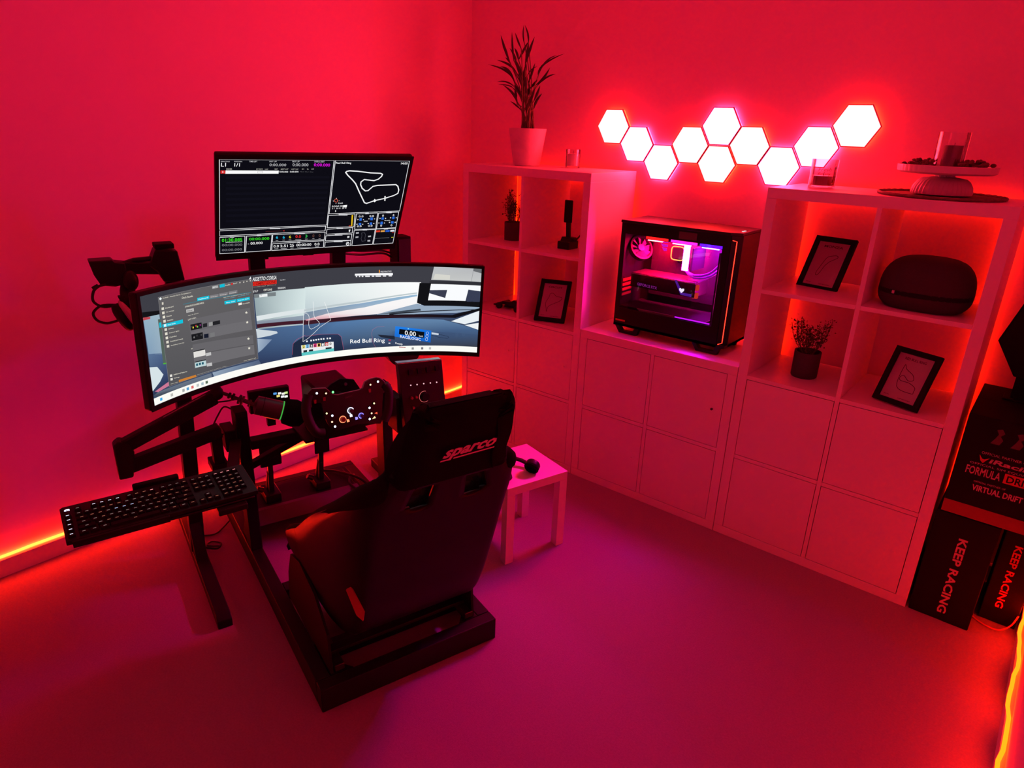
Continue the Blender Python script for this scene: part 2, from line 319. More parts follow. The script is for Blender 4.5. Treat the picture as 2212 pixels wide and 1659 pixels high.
# picture data: screen artwork in screen coordinates (0..1), palm leaves, wheel and panel outlines
UWP=[(0,[(0,0),(1,0),(1,1),(0,1)],(60,74,102)),(1,[(0,0.78),(1,0.78),(1,1),(0,1)],(62,62,70)),(2,[(0.0017,0.8376),(0.0478,0.8222),(0.0463,0.4387),(0.0038,0.4771)],[(150,180,200),(160,185,198),(150,172,190),(130,158,185)]),(3,[(0.0015,0.8627),(0.0485,0.8388),(0.0477,0.8052),(0.0009,0.8133)],(20,20,24)),(4,[(0.0021,0.8163),(0.0218,0.8069),(0.0209,0.7865),(0.0016,0.7917)],(190,70,80)),(2,[(0.0028,0.4869),(0.0627,0.4345),(0.0513,0.1312),(0.0002,0.0969)],[(90,115,150),(75,95,135),(40,50,85),(45,55,85)]),(3,[(0.0004,0.3666),(0.0231,0.344),(0.0377,0.2541),(0.0257,0.2005),(0.0005,0.1376)],[(215,228,232),(215,228,232),(215,228,232),(215,228,232),(215,228,232)]),(3,[(0.0072,0.1286),(0.0499,0.1701),(0.0513,0.1312),(0.0164,0.1116)],(205,120,150)),(3,[(0.0002,0.0969),(0.0164,0.1116),(0.1752,0.1118),(0.1755,0.0225),(0.0228,0.0568)],[(70,80,95),(100,112,128),(110,122,140),(90,100,118),(60,68,80)]),(4,[(0.1781,0.1137),(0.3005,0.1133),(0.358,0.1298),(0.3569,0.0675),(0.1846,0.0424)],[(150,168,188),(90,108,138),(70,85,115),(60,72,100),(140,158,180)]),(2,[(0.3174,0.8032),(0.3836,0.8148),(0.425,0.8093),(0.4216,0.5668),(0.3912,0.4191),(0.3209,0.4231)],[(150,168,172),(170,186,190),(198,214,215),(200,216,217),(170,186,192),(140,156,164)]),(2,[(0.425,0.8093),(0.4709,0.8073),(0.4679,0.5454),(0.4216,0.5668)],[(198,214,215),(215,230,230),(216,232,231),(200,216,217)]),(2,[(0.3912,0.4191),(0.4216,0.5668),(0.4679,0.5454),(0.4663,0.3998)],[(170,186,192),(200,216,217),(216,232,231),(180,196,204)]),(2,[(0.4656,0.8166),(0.6172,0.8199),(0.8151,0.8195),(0.8169,0.5431),(0.4614,0.4515)],[(214,229,229),(248,252,252),(255,255,255),(250,250,250),(180,196,204)]),(3,[(0.3198,0.5829),(0.467,0.5872),(0.4665,0.546),(0.3202,0.5332)],(222,230,232)),(3,[(0.32,0.5234),(0.4662,0.515),(0.4651,0.4214),(0.3204,0.4685)],[(140,150,165),(150,165,180),(130,145,165),(120,128,148)]),(3,[(0.4604,0.5803),(0.6266,0.6199),(0.8042,0.7038),(0.8043,0.6893),(0.6266,0.601),(0.4601,0.5576)],(190,202,206)),(4,[(0.4599,0.544),(0.6418,0.5979),(0.8044,0.6796),(0.8045,0.6505),(0.6417,0.5407),(0.459,0.4619)],[(120,138,160),(140,170,200),(150,185,212),(150,185,212),(160,180,200),(130,140,158)]),(5,[(0.459,0.4637),(0.5273,0.5074),(0.6417,0.5455),(0.8045,0.6602),(0.805,0.5725),(0.6826,0.4607),(0.4588,0.4481)],[(222,150,165),(240,225,228),(248,244,244),(250,248,248),(250,248,248),(240,236,238),(215,140,155)]),(5,[(0.68,0.4563),(0.805,0.5744),(0.8272,0.5483),(1.0026,0.5592),(1.0019,0.522),(0.9274,0.4725),(0.7706,0.4436)],[(150,170,192),(150,170,192),(150,170,192),(150,170,192),(150,170,192),(150,170,192),(150,170,192)]),(6,[(0.6826,0.4607),(0.8145,0.5136),(0.8172,0.4919),(0.7446,0.4623)],(60,70,82)),(6,[(0.7187,0.4602),(1.0018,0.529),(1.0019,0.5211),(0.7187,0.4465)],(30,32,40)),(5,[(0.3199,0.4439),(0.465,0.411),(0.4602,-0.005),(0.3276,0.0384),(0.3165,0.1309)],[(72,98,138),(78,110,152),(48,62,96),(44,54,84),(50,66,100)]),(6,[(0.3158,0.4516),(0.3766,0.3869),(0.3791,0.3668),(0.3562,0.3538),(0.3181,0.3526)],[(205,215,222),(205,215,222),(205,215,222),(205,215,222),(205,215,222)]),(6,[(0.3179,0.3466),(0.3611,0.3095),(0.3311,0.2227),(0.3178,0.1969)],[(165,182,202),(120,140,172),(110,130,165),(150,170,192)]),(6,[(0.4584,0.4114),(0.5646,0.4045),(0.7188,0.4063),(0.8888,0.3856),(1.0042,0.2828),(1.0053,0.0366),(0.4542,0.0602)],[(66,90,128),(84,122,168),(96,136,180),(98,132,170),(70,98,138),(56,58,66),(44,56,84)]),(6,[(0.7191,0.2528),(1.0025,0.2229),(1.0035,0.0676),(0.6931,0.0265)],[(60,80,116),(62,84,120),(58,62,72),(52,62,86)]),(7,[(0.4564,0.4557),(0.6852,0.4505),(0.9145,0.4457),(1.0016,0.542),(1.002,0.5121),(0.9255,0.412),(0.7188,0.4092),(0.4559,0.4126)],[(66,28,42),(22,20,26),(20,18,24),(16,16,20),(16,16,20),(20,18,24),(24,22,28),(66,28,42)]),(7,[(0.3182,0.4998),(0.4656,0.4631),(0.4652,0.4267),(0.3202,0.4587)],[(66,28,42),(66,28,42),(66,28,42),(66,28,42)]),(8,[(0.9127,0.37),(1.0012,0.5119),(1.0012,0.391),(0.9555,0.3409)],[(235,242,246),(235,242,246),(235,242,246),(235,242,246)]),(8,[(0.9556,0.3308),(1.0008,0.3656),(1.0016,0.2822)],(240,244,246)),(6,[(0.8407,0.8335),(1.0013,0.8439),(1.0014,0.8051),(0.8409,0.7971)],(48,48,54)),(8,[(0.8105,0.8126),(0.846,0.8119),(0.8377,0.6125),(1.003,0.6219),(1.0027,0.5552),(0.8272,0.5512),(0.8037,0.5822)],(18,18,22)),(7,[(0.8435,0.803),(1.0009,0.8069),(1.0023,0.6148),(0.8351,0.6104)],[(250,252,254),(250,252,254),(250,252,254),(250,252,254)]),(8,[(0.8409,0.7314),(0.8962,0.7387),(0.891,0.6442),(0.8386,0.6983)],(58,62,80)),(8,[(0.9618,0.7533),(1.0008,0.7425),(1.0017,0.6166),(0.954,0.6103)],(56,62,84)),(7,[(0.8534,1.0021),(1.0003,1.0072),(1.0012,0.8497),(0.8457,0.8493)],[(188,192,196),(182,184,188),(198,200,200),(196,198,196)]),(8,[(0.8574,0.9181),(0.9037,0.9096),(0.9027,0.8566),(0.852,0.8575)],(214,214,206)),(8,[(0.9751,1.005),(1.0004,1.0053),(1.0002,0.9497),(0.9743,0.9705)],(104,106,110)),(9,[(0.9746,1.003),(0.97,0.8522)],(110,112,118),0.0015,False),(7,[(0.452,0.0903),(0.4567,0.2723),(0.4772,0.2898),(0.5587,0.2648),(0.5687,0.2347),(0.5768,0.065),(0.4593,0.0571)],[(30,40,64),(40,54,86),(44,60,92),(42,56,88),(40,52,82),(30,40,64),(26,36,58)]),(6,[(0.4181,0.1087),(0.4226,0.2231),(0.4637,0.2953),(0.4604,0.0059),(0.4197,0.0108)],(32,42,66)),(8,[(0.4186,0.1031),(0.4231,0.2227),(0.4346,0.2636),(0.4608,0.2968)],(210,90,120),0.0014,False),(8,[(0.4619,0.2836),(0.5128,0.2842),(0.5612,0.2638),(0.57,0.2294),(0.5769,0.0699)],(200,90,120),0.0014,False),(9,[(0.4629,0.2351),(0.4675,0.2326),(0.4673,0.2157),(0.4627,0.2182)],(250,252,255)),(9,[(0.4756,0.2377),(0.4802,0.2354),(0.48,0.2184),(0.4755,0.2208)],(250,252,255)),(9,[(0.4833,0.2376),(0.4878,0.2352),(0.4877,0.2182),(0.4831,0.2206)],(250,252,255)),(9,[(0.4909,0.2384),(0.4955,0.2362),(0.4953,0.2191),(0.4908,0.2214)],(250,252,255)),(9,[(0.4986,0.2385),(0.5032,0.2363),(0.503,0.2191),(0.4984,0.2214)],(250,252,255)),(9,[(0.5063,0.2386),(0.5108,0.2364),(0.5107,0.2193),(0.5061,0.2215)],(250,252,255)),(9,[(0.5139,0.2378),(0.5185,0.2357),(0.5183,0.2185),(0.5138,0.2207)],(250,252,255)),(9,[(0.5254,0.2374),(0.53,0.2353),(0.5299,0.2181),(0.5253,0.2201)],(250,252,255)),(9,[(0.5336,0.2357),(0.5382,0.2337),(0.5381,0.2164),(0.5335,0.2184)],(250,252,255)),(8,[(0.4468,0.1898),(0.5463,0.1815),(0.5464,0.0682),(0.448,0.0576)],(236,238,240)),(9,[(0.4472,0.1056),(0.5466,0.106),(0.547,0.0624),(0.4479,0.0523)],(92,198,196)),(9,[(0.4491,0.1518),(0.459,0.1502),(0.4594,0.1898),(0.4496,0.1913)],(230,222,130)),(9,[(0.4608,0.1499),(0.4707,0.1486),(0.4711,0.1884),(0.4613,0.1896)],(120,190,235)),(9,[(0.4725,0.1483),(0.4824,0.1471),(0.4828,0.1871),(0.473,0.1882)],(40,40,46)),(9,[(0.4843,0.147),(0.4942,0.1459),(0.4946,0.186),(0.4847,0.1869)],(220,60,120)),(9,[(0.496,0.1458),(0.5059,0.1449),(0.5063,0.1852),(0.4964,0.1859)],(225,170,60)),(9,[(0.5078,0.1448),(0.5177,0.1442),(0.5181,0.1846),(0.5081,0.1851)],(30,30,34)),(9,[(0.5196,0.1441),(0.5295,0.1436),(0.5298,0.1842),(0.5199,0.1845)],(200,60,60)),(9,[(0.5314,0.1436),(0.5413,0.1433),(0.5416,0.184),(0.5317,0.1842)],(235,235,235)),(9,[(0.4528,0.1041),(0.4641,0.1024),(0.4644,0.1287),(0.4531,0.1303)],(34,36,42)),(9,[(0.4698,0.1017),(0.4825,0.1002),(0.4828,0.1266),(0.47,0.128)],(34,36,42)),(9,[(0.5209,0.0973),(0.5394,0.0968),(0.5396,0.1236),(0.5211,0.124)],(34,36,42)),(9,[(0.7377,0.3119),(0.8509,0.2519),(0.8495,0.1057),(0.7354,0.1881)],[(36,128,232),(24,112,220),(20,96,196),(26,110,214)]),(10,[(0.7504,0.2765),(0.8294,0.2355),(0.8278,0.1622),(0.749,0.2165)],(12,14,20)),(11,[(0.843,0.2213),(0.8423,0.2111),(0.8404,0.2048),(0.8379,0.2048),(0.8359,0.2111),(0.8351,0.2212),(0.8357,0.2314),(0.8377,0.2377),(0.8401,0.2377),(0.8422,0.2314)],(245,248,250),0.0014,True),(11,[(0.8417,0.1846),(0.841,0.1744),(0.8391,0.1681),(0.8366,0.1681),(0.8346,0.1744),(0.8337,0.1846),(0.8344,0.1948),(0.8364,0.2011),(0.8388,0.2011),(0.8408,0.1948)],(245,248,250),0.0014,True),(11,[(0.8406,0.1467),(0.8399,0.1365),(0.838,0.1302),(0.8355,0.1302),(0.8335,0.1365),(0.8327,0.1468),(0.8334,0.157),(0.8353,0.1633),(0.8378,0.1633),(0.8398,0.157)],(245,248,250),0.0014,True),(11,[(0.7765,0.284),(0.7805,0.2817),(0.7805,0.2697),(0.7766,0.272)],(140,230,240)),(9,[(0.8507,0.2184),(0.8746,0.2091),(0.9041,0.1858),(0.9075,0.1707),(0.9017,0.1598),(0.8749,0.1733),(0.8508,0.198)],(20,24,40),0.0018,False),(10,[(0.8519,0.2316),(0.8745,0.2193),(0.8742,0.1989),(0.8521,0.2082)],(205,215,228)),(7,[(0.6826,0.2199),(0.7362,0.195),(0.7363,0.1497),(0.693,0.1877)],(34,40,56)),(9,[(0.6644,0.2439),(0.667,0.2828),(0.68,0.3115),(0.7034,0.312)],(200,110,130),0.001,False),(9,[(0.6644,0.2439),(0.6669,0.1439),(0.6773,0.0609)],(200,110,130),0.001,False),(12,[(0.7166,0.158),(0.7245,0.1566),(0.7245,0.1364),(0.7166,0.1379)],(150,50,80)),(12,[(0.7167,0.1177),(0.7224,0.1166),(0.7225,0.1034),(0.7167,0.1045)],(230,230,235)),(12,[(0.7497,0.0664),(0.7736,0.0531),(0.7736,0.0428),(0.7497,0.0541)],(170,60,70)),(11,[(0.4529,0.228),(0.4576,0.5083),(0.4607,0.5347),(0.4649,0.5389),(0.4719,0.5227),(0.4746,0.4914),(0.4722,0.4096),(0.4741,0.3726),(0.4792,0.3546),(0.488,0.366),(0.501,0.3866),(0.5047,0.4053),(0.5038,0.4233),(0.4906,0.4799),(0.4888,0.5098),(0.4881,0.6557)],(245,247,248),0.0022,False),(11,[(0.5222,0.6391),(0.5393,0.4325),(0.5277,0.4114),(0.5048,0.3636),(0.4875,0.3091),(0.4701,0.2604),(0.4529,0.228)],(245,247,248),0.0022,False),(6,[(0.6146,0.9269),(0.7286,0.924),(0.7286,0.8997),(0.6145,0.9049)],(248,248,250)),(6,[(0.6867,0.9595),(0.6897,0.9612),(0.6897,0.9297),(0.6867,0.928)],(240,150,50)),(6,[(0.6174,0.8898),(0.6214,0.8892),(0.6215,0.9021),(0.6175,0.9027)],(236,236,240)),(6,[(0.6267,0.889),(0.6307,0.8885),(0.6307,0.9013),(0.6267,0.9019)],(236,236,240)),(6,[(0.635,0.8884),(0.64,0.8877),(0.64,0.9006),(0.635,0.9013)],(236,236,240)),(6,[(0.6455,0.8877),(0.6595,0.8861),(0.6596,0.899),(0.6455,0.9006)],(236,236,240)),(6,[(0.6651,0.8868),(0.6726,0.886),(0.6726,0.899),(0.6651,0.8997)],(236,236,240)),(6,[(0.6764,0.8864),(0.693,0.885),(0.693,0.8981),(0.6764,0.8994)],(236,236,240)),(6,[(0.6983,0.8861),(0.7084,0.8854),(0.7084,0.8985),(0.6983,0.8991)],(236,236,240)),(6,[(0.716,0.8862),(0.7256,0.8858),(0.7256,0.8989),(0.716,0.8993)],(236,236,240)),(6,[(0.3057,0.9639),(0.3117,0.9912),(0.3125,0.9645)],(235,238,240)),(6,[(0.3162,0.9344),(0.3848,0.9236),(0.3844,0.8849),(0.3159,0.891)],(222,42,32)),(6,[(0.3175,0.8099),(0.3806,0.8014),(0.3799,0.7623),(0.3173,0.7715)],(120,128,132)),(7,[(0.3323,0.7983),(0.3557,0.7964),(0.3557,0.7671),(0.3323,0.7693)],(238,242,242)),(8,[(0.3364,0.7963),(0.3367,0.7806),(0.3384,0.7856),(0.338,0.7954)],(60,60,60),0.001,True),(12,[(0,0),(1,0),(1,0.07),(0,0.07)],(252,252,246)),(13,[(0.018,0.022),(0.024999999999999998,0.022),(0.024999999999999998,0.05),(0.018,0.05)],(60,170,230)),(13,[(0.05,0.022),(0.057,0.022),(0.057,0.05),(0.05,0.05)],(190,190,185)),(13,[(0.085,0.022),(0.09200000000000001,0.022),(0.09200000000000001,0.05),(0.085,0.05)],(170,175,175)),(13,[(0.098,0.022),(0.10500000000000001,0.022),(0.10500000000000001,0.05),(0.098,0.05)],(90,160,210)),(13,[(0.112,0.022),(0.11900000000000001,0.022),(0.11900000000000001,0.05),(0.112,0.05)],(220,110,110)),(13,[(0.128,0.022),(0.135,0.022),(0.135,0.05),(0.128,0.05)],(190,195,195)),(13,[(0.142,0.022),(0.149,0.022),(0.149,0.05),(0.142,0.05)],(170,190,200)),(13,[(0.155,0.022),(0.162,0.022),(0.162,0.05),(0.155,0.05)],(90,110,90)),(13,[(0.79,0.022),(0.797,0.022),(0.797,0.05),(0.79,0.05)],(150,150,150)),(13,[(0.82,0.022),(0.827,0.022),(0.827,0.05),(0.82,0.05)],(120,120,130)),(13,[(0.845,0.022),(0.852,0.022),(0.852,0.05),(0.845,0.05)],(190,190,190)),(6,[(0.0415,0.7636),(0.0548,0.7603),(0.0593,0.343),(0.0407,0.3506)],(84,100,92)),(7,[(0.0437,0.7331),(0.0536,0.7311),(0.0532,0.6862),(0.043,0.6871)],(20,190,214)),(7,[(0.0405,0.3598),(0.05,0.3535),(0.0495,0.3422),(0.0406,0.348)],(80,180,60)),(9,[(0.0493,0.9549),(0.3141,0.9637),(0.3157,0.1337),(0.0492,0.1226)],[(100,98,100),(96,94,96),(88,86,90),(84,84,88)]),(10,[(0.0493,0.9549),(0.3141,0.9637),(0.3157,0.1337),(0.0492,0.1226)],(140,138,142),0.0012,True),(10,[(0.1155,0.8456),(0.3085,0.8366),(0.3097,0.8293),(0.1158,0.8384)],(70,120,134)),(10,[(0.0514,0.9398),(0.0556,0.9518),(0.0592,0.9371),(0.0551,0.9251)],(240,248,250)),(10,[(0.2008,0.9537),(0.218,0.9563),(0.2178,0.9291),(0.2006,0.9285)],(150,150,152)),(10,[(0.222,0.9558),(0.2363,0.9587),(0.236,0.9277),(0.222,0.9267)],(20,190,214)),(10,[(0.2544,0.9525),(0.2593,0.9536),(0.2594,0.9369),(0.2545,0.9359)],(220,40,40)),(10,[(0.2781,0.9513),(0.2814,0.9515),(0.2811,0.9404),(0.2779,0.9402)],(205,200,190)),(10,[(0.2889,0.9505),(0.2922,0.9508),(0.2919,0.9396),(0.2887,0.9394)],(205,200,190)),(10,[(0.2982,0.9534),(0.3014,0.9537),(0.3012,0.9426),(0.2979,0.9423)],(205,200,190)),(10,[(0.3079,0.9544),(0.3112,0.9547),(0.311,0.9435),(0.3077,0.9432)],(205,200,190)),(10,[(0.156,0.8713),(0.1901,0.8718),(0.19,0.8374),(0.1561,0.8408)],(16,196,222)),(10,[(0.192,0.8706),(0.2168,0.8713),(0.2163,0.8422),(0.1917,0.8408)],(128,126,130)),(10,[(0.2184,0.8726),(0.2433,0.8743),(0.2428,0.8449),(0.2182,0.8425)],(128,126,130)),(10,[(0.2455,0.8758),(0.2705,0.8784),(0.2701,0.8486),(0.2453,0.8453)],(128,126,130)),(10,[(0.2314,0.79),(0.2651,0.7898),(0.2652,0.7576),(0.2314,0.7583)],(16,196,222)),(10,[(0.2673,0.7885),(0.3039,0.7903),(0.3041,0.7595),(0.2671,0.7583)],(16,196,222)),(10,[(0.1222,0.7875),(0.1436,0.7853),(0.1435,0.7549),(0.122,0.7574)],(190,188,186)),(10,[(0.2704,0.7468),(0.2806,0.7474),(0.2803,0.7255),(0.2705,0.7249)],(236,234,226)),(10,[(0.1277,0.6846),(0.3025,0.6814),(0.3039,0.5536),(0.1265,0.5675)],(104,102,106)),(10,[(0.1279,0.5663),(0.3045,0.5533),(0.3052,0.4539),(0.127,0.4733)],(110,108,112)),(10,[(0.1294,0.445),(0.3048,0.3943),(0.3058,0.303),(0.1283,0.3433)],(104,102,106)),(10,[(0.1291,0.3331),(0.3064,0.2924),(0.3066,0.1904),(0.128,0.211)],(110,108,112)),(11,[(0.1292,0.6399),(0.1612,0.6349),(0.1611,0.5777),(0.129,0.5836)],(26,26,30)),(12,[(0.1309,0.6257),(0.1344,0.6251),(0.1342,0.6092),(0.1306,0.6096)],(60,60,64)),(12,[(0.1346,0.6143),(0.1381,0.6137),(0.1379,0.5978),(0.1344,0.5981)],(230,210,60)),(12,[(0.1383,0.6029),(0.1419,0.6023),(0.1416,0.5863),(0.1381,0.5866)],(20,20,22)),(12,[(0.1431,0.6236),(0.1466,0.623),(0.1464,0.6071),(0.1429,0.6073)],(200,60,60)),(12,[(0.1468,0.6122),(0.1504,0.6116),(0.1501,0.5956),(0.1466,0.5959)],(120,200,80)),(12,[(0.1506,0.6008),(0.1541,0.6002),(0.1539,0.5842),(0.1503,0.5844)],(30,30,34)),(12,[(0.1553,0.6217),(0.1589,0.6212),(0.1586,0.6051),(0.1551,0.6053)],(130,40,120)),(11,[(0.1288,0.5453),(0.1616,0.5387),(0.1613,0.4753),(0.1284,0.483)],(26,26,30)),(12,[(0.1305,0.5309),(0.1341,0.5301),(0.1338,0.5141),(0.1303,0.5145)],(20,20,22)),(12,[(0.1343,0.5192),(0.1378,0.5184),(0.1376,0.5023),(0.134,0.5028)],(130,130,132)),(12,[(0.138,0.5075),(0.1416,0.5067),(0.1414,0.4905),(0.1378,0.491)],(24,24,26)),(12,[(0.1428,0.5281),(0.1464,0.5274),(0.1461,0.5113),(0.1426,0.5117)],(60,60,62)),(12,[(0.1466,0.5165),(0.1501,0.5157),(0.1499,0.4995),(0.1463,0.5)],(30,30,32)),(12,[(0.1503,0.5047),(0.1539,0.504),(0.1537,0.4878),(0.1501,0.4882)],(28,28,30)),(12,[(0.1551,0.5256),(0.1587,0.5249),(0.1584,0.5087),(0.1549,0.5091)],(70,70,72)),(11,[(0.1645,0.6178),(0.1765,0.6165),(0.176,0.5806),(0.164,0.5822)],(34,34,38)),(11,[(0.1814,0.6172),(0.1935,0.6162),(0.193,0.58),(0.1809,0.5813)],(150,150,150)),(11,[(0.1924,0.6161),(0.2044,0.6153),(0.204,0.5789),(0.1919,0.58)],(34,34,38)),(11,[(0.202,0.6162),(0.214,0.6156),(0.2136,0.5791),(0.2015,0.5799)],(34,34,38)),(11,[(0.1647,0.5154),(0.1779,0.5126),(0.1772,0.4726),(0.1641,0.4757)],(24,28,44)),(11,[(0.1825,0.5115),(0.1957,0.509),(0.1951,0.4686),(0.1819,0.4713)],(120,120,122)),(11,[(0.1296,0.3833),(0.1633,0.3761),(0.1635,0.3072),(0.1291,0.3161)],(226,224,220)),(12,[(0.1296,0.3833),(0.1633,0.3761),(0.1632,0.3647),(0.1295,0.3721)],(50,50,54)),(11,[(0.1304,0.277),(0.1626,0.2684),(0.1629,0.2043),(0.13,0.2145)],(190,214,216)),(12,[(0.1304,0.277),(0.1626,0.2684),(0.1625,0.2569),(0.1303,0.2657)],(50,50,54)),(12,[(0.1332,0.2531),(0.1388,0.251),(0.1386,0.2283),(0.1331,0.2304)],(30,90,110)),(12,[(0.1416,0.2519),(0.1472,0.25),(0.147,0.2271),(0.1415,0.2291)],(30,90,110)),(12,[(0.1499,0.249),(0.1555,0.2472),(0.1554,0.2242),(0.1498,0.2261)],(30,90,110)),(11,[(0.1647,0.3282),(0.1796,0.3245),(0.1796,0.2927),(0.1646,0.2967)],(196,196,196)),(11,[(0.1638,0.2233),(0.1794,0.2182),(0.1793,0.1861),(0.1637,0.1914)],(196,196,196)),(11,[(0.2917,0.6532),(0.2928,0.6427),(0.2952,0.6393),(0.2932,0.6338),(0.2935,0.6248),(0.2912,0.6312),(0.2886,0.6279),(0.2894,0.6362),(0.2876,0.6441),(0.2901,0.6445)],(236,232,216)),(11,[(0.292,0.5537),(0.2932,0.5431),(0.2956,0.5395),(0.2935,0.534),(0.2939,0.5249),(0.2915,0.5314),(0.289,0.5283),(0.2897,0.5366),(0.2879,0.5447),(0.2904,0.5449)],(236,232,216)),(11,[(0.292,0.3827),(0.2931,0.3719),(0.2956,0.368),(0.2935,0.3626),(0.2939,0.3533),(0.2915,0.3601),(0.2889,0.3571),(0.2896,0.3655),(0.2878,0.3738),(0.2904,0.3739)],(236,232,216)),(11,[(0.2921,0.2823),(0.2932,0.2713),(0.2957,0.2673),(0.2936,0.2619),(0.294,0.2525),(0.2916,0.2595),(0.289,0.2565),(0.2897,0.265),(0.2879,0.2735),(0.2905,0.2735)],(236,232,216)),(11,[(0.0549,0.859),(0.0618,0.8584),(0.0614,0.8348),(0.0545,0.8371)],(224,220,206)),(11,[(0.055,0.8212),(0.062,0.8205),(0.0616,0.7967),(0.0547,0.7992)],(224,220,206)),(11,[(0.0552,0.7832),(0.0622,0.7824),(0.0618,0.7585),(0.0549,0.7611)],(224,220,206)),(11,[(0.0554,0.7451),(0.0624,0.7441),(0.062,0.7201),(0.0551,0.7228)],(224,220,206)),(10,[(0.0514,0.7088),(0.1097,0.7051),(0.1096,0.6711),(0.0519,0.6805)],(16,196,222)),(11,[(0.0556,0.7067),(0.0626,0.7056),(0.0622,0.6814),(0.0553,0.6843)],(230,250,252)),(11,[(0.0558,0.6681),(0.0628,0.6669),(0.0624,0.6426),(0.0555,0.6457)],(224,220,206)),(11,[(0.056,0.6294),(0.063,0.628),(0.0626,0.6036),(0.0556,0.6068)],(224,220,206)),(11,[(0.0562,0.5904),(0.0632,0.5889),(0.0628,0.5644),(0.0558,0.5678)],(224,220,206)),(11,[(0.0564,0.5513),(0.0634,0.5496),(0.063,0.525),(0.056,0.5285)],(224,220,206)),(11,[(0.0565,0.5119),(0.0636,0.5101),(0.0632,0.4854),(0.0562,0.4891)],(224,220,206)),(11,[(0.0551,0.2323),(0.0617,0.2281),(0.0612,0.2065),(0.0546,0.2107)],(230,228,220)),(11,[(0.0554,0.1967),(0.062,0.1924),(0.0615,0.1707),(0.0549,0.1751)],(230,228,220)),(11,[(0.0786,0.1519),(0.1298,0.1457),(0.1302,0.1222),(0.0784,0.1295)],(204,128,52)),(10,[(0.0577,0.9036),(0.0622,0.9042),(0.0619,0.8823),(0.0573,0.8817)],(215,210,196))]
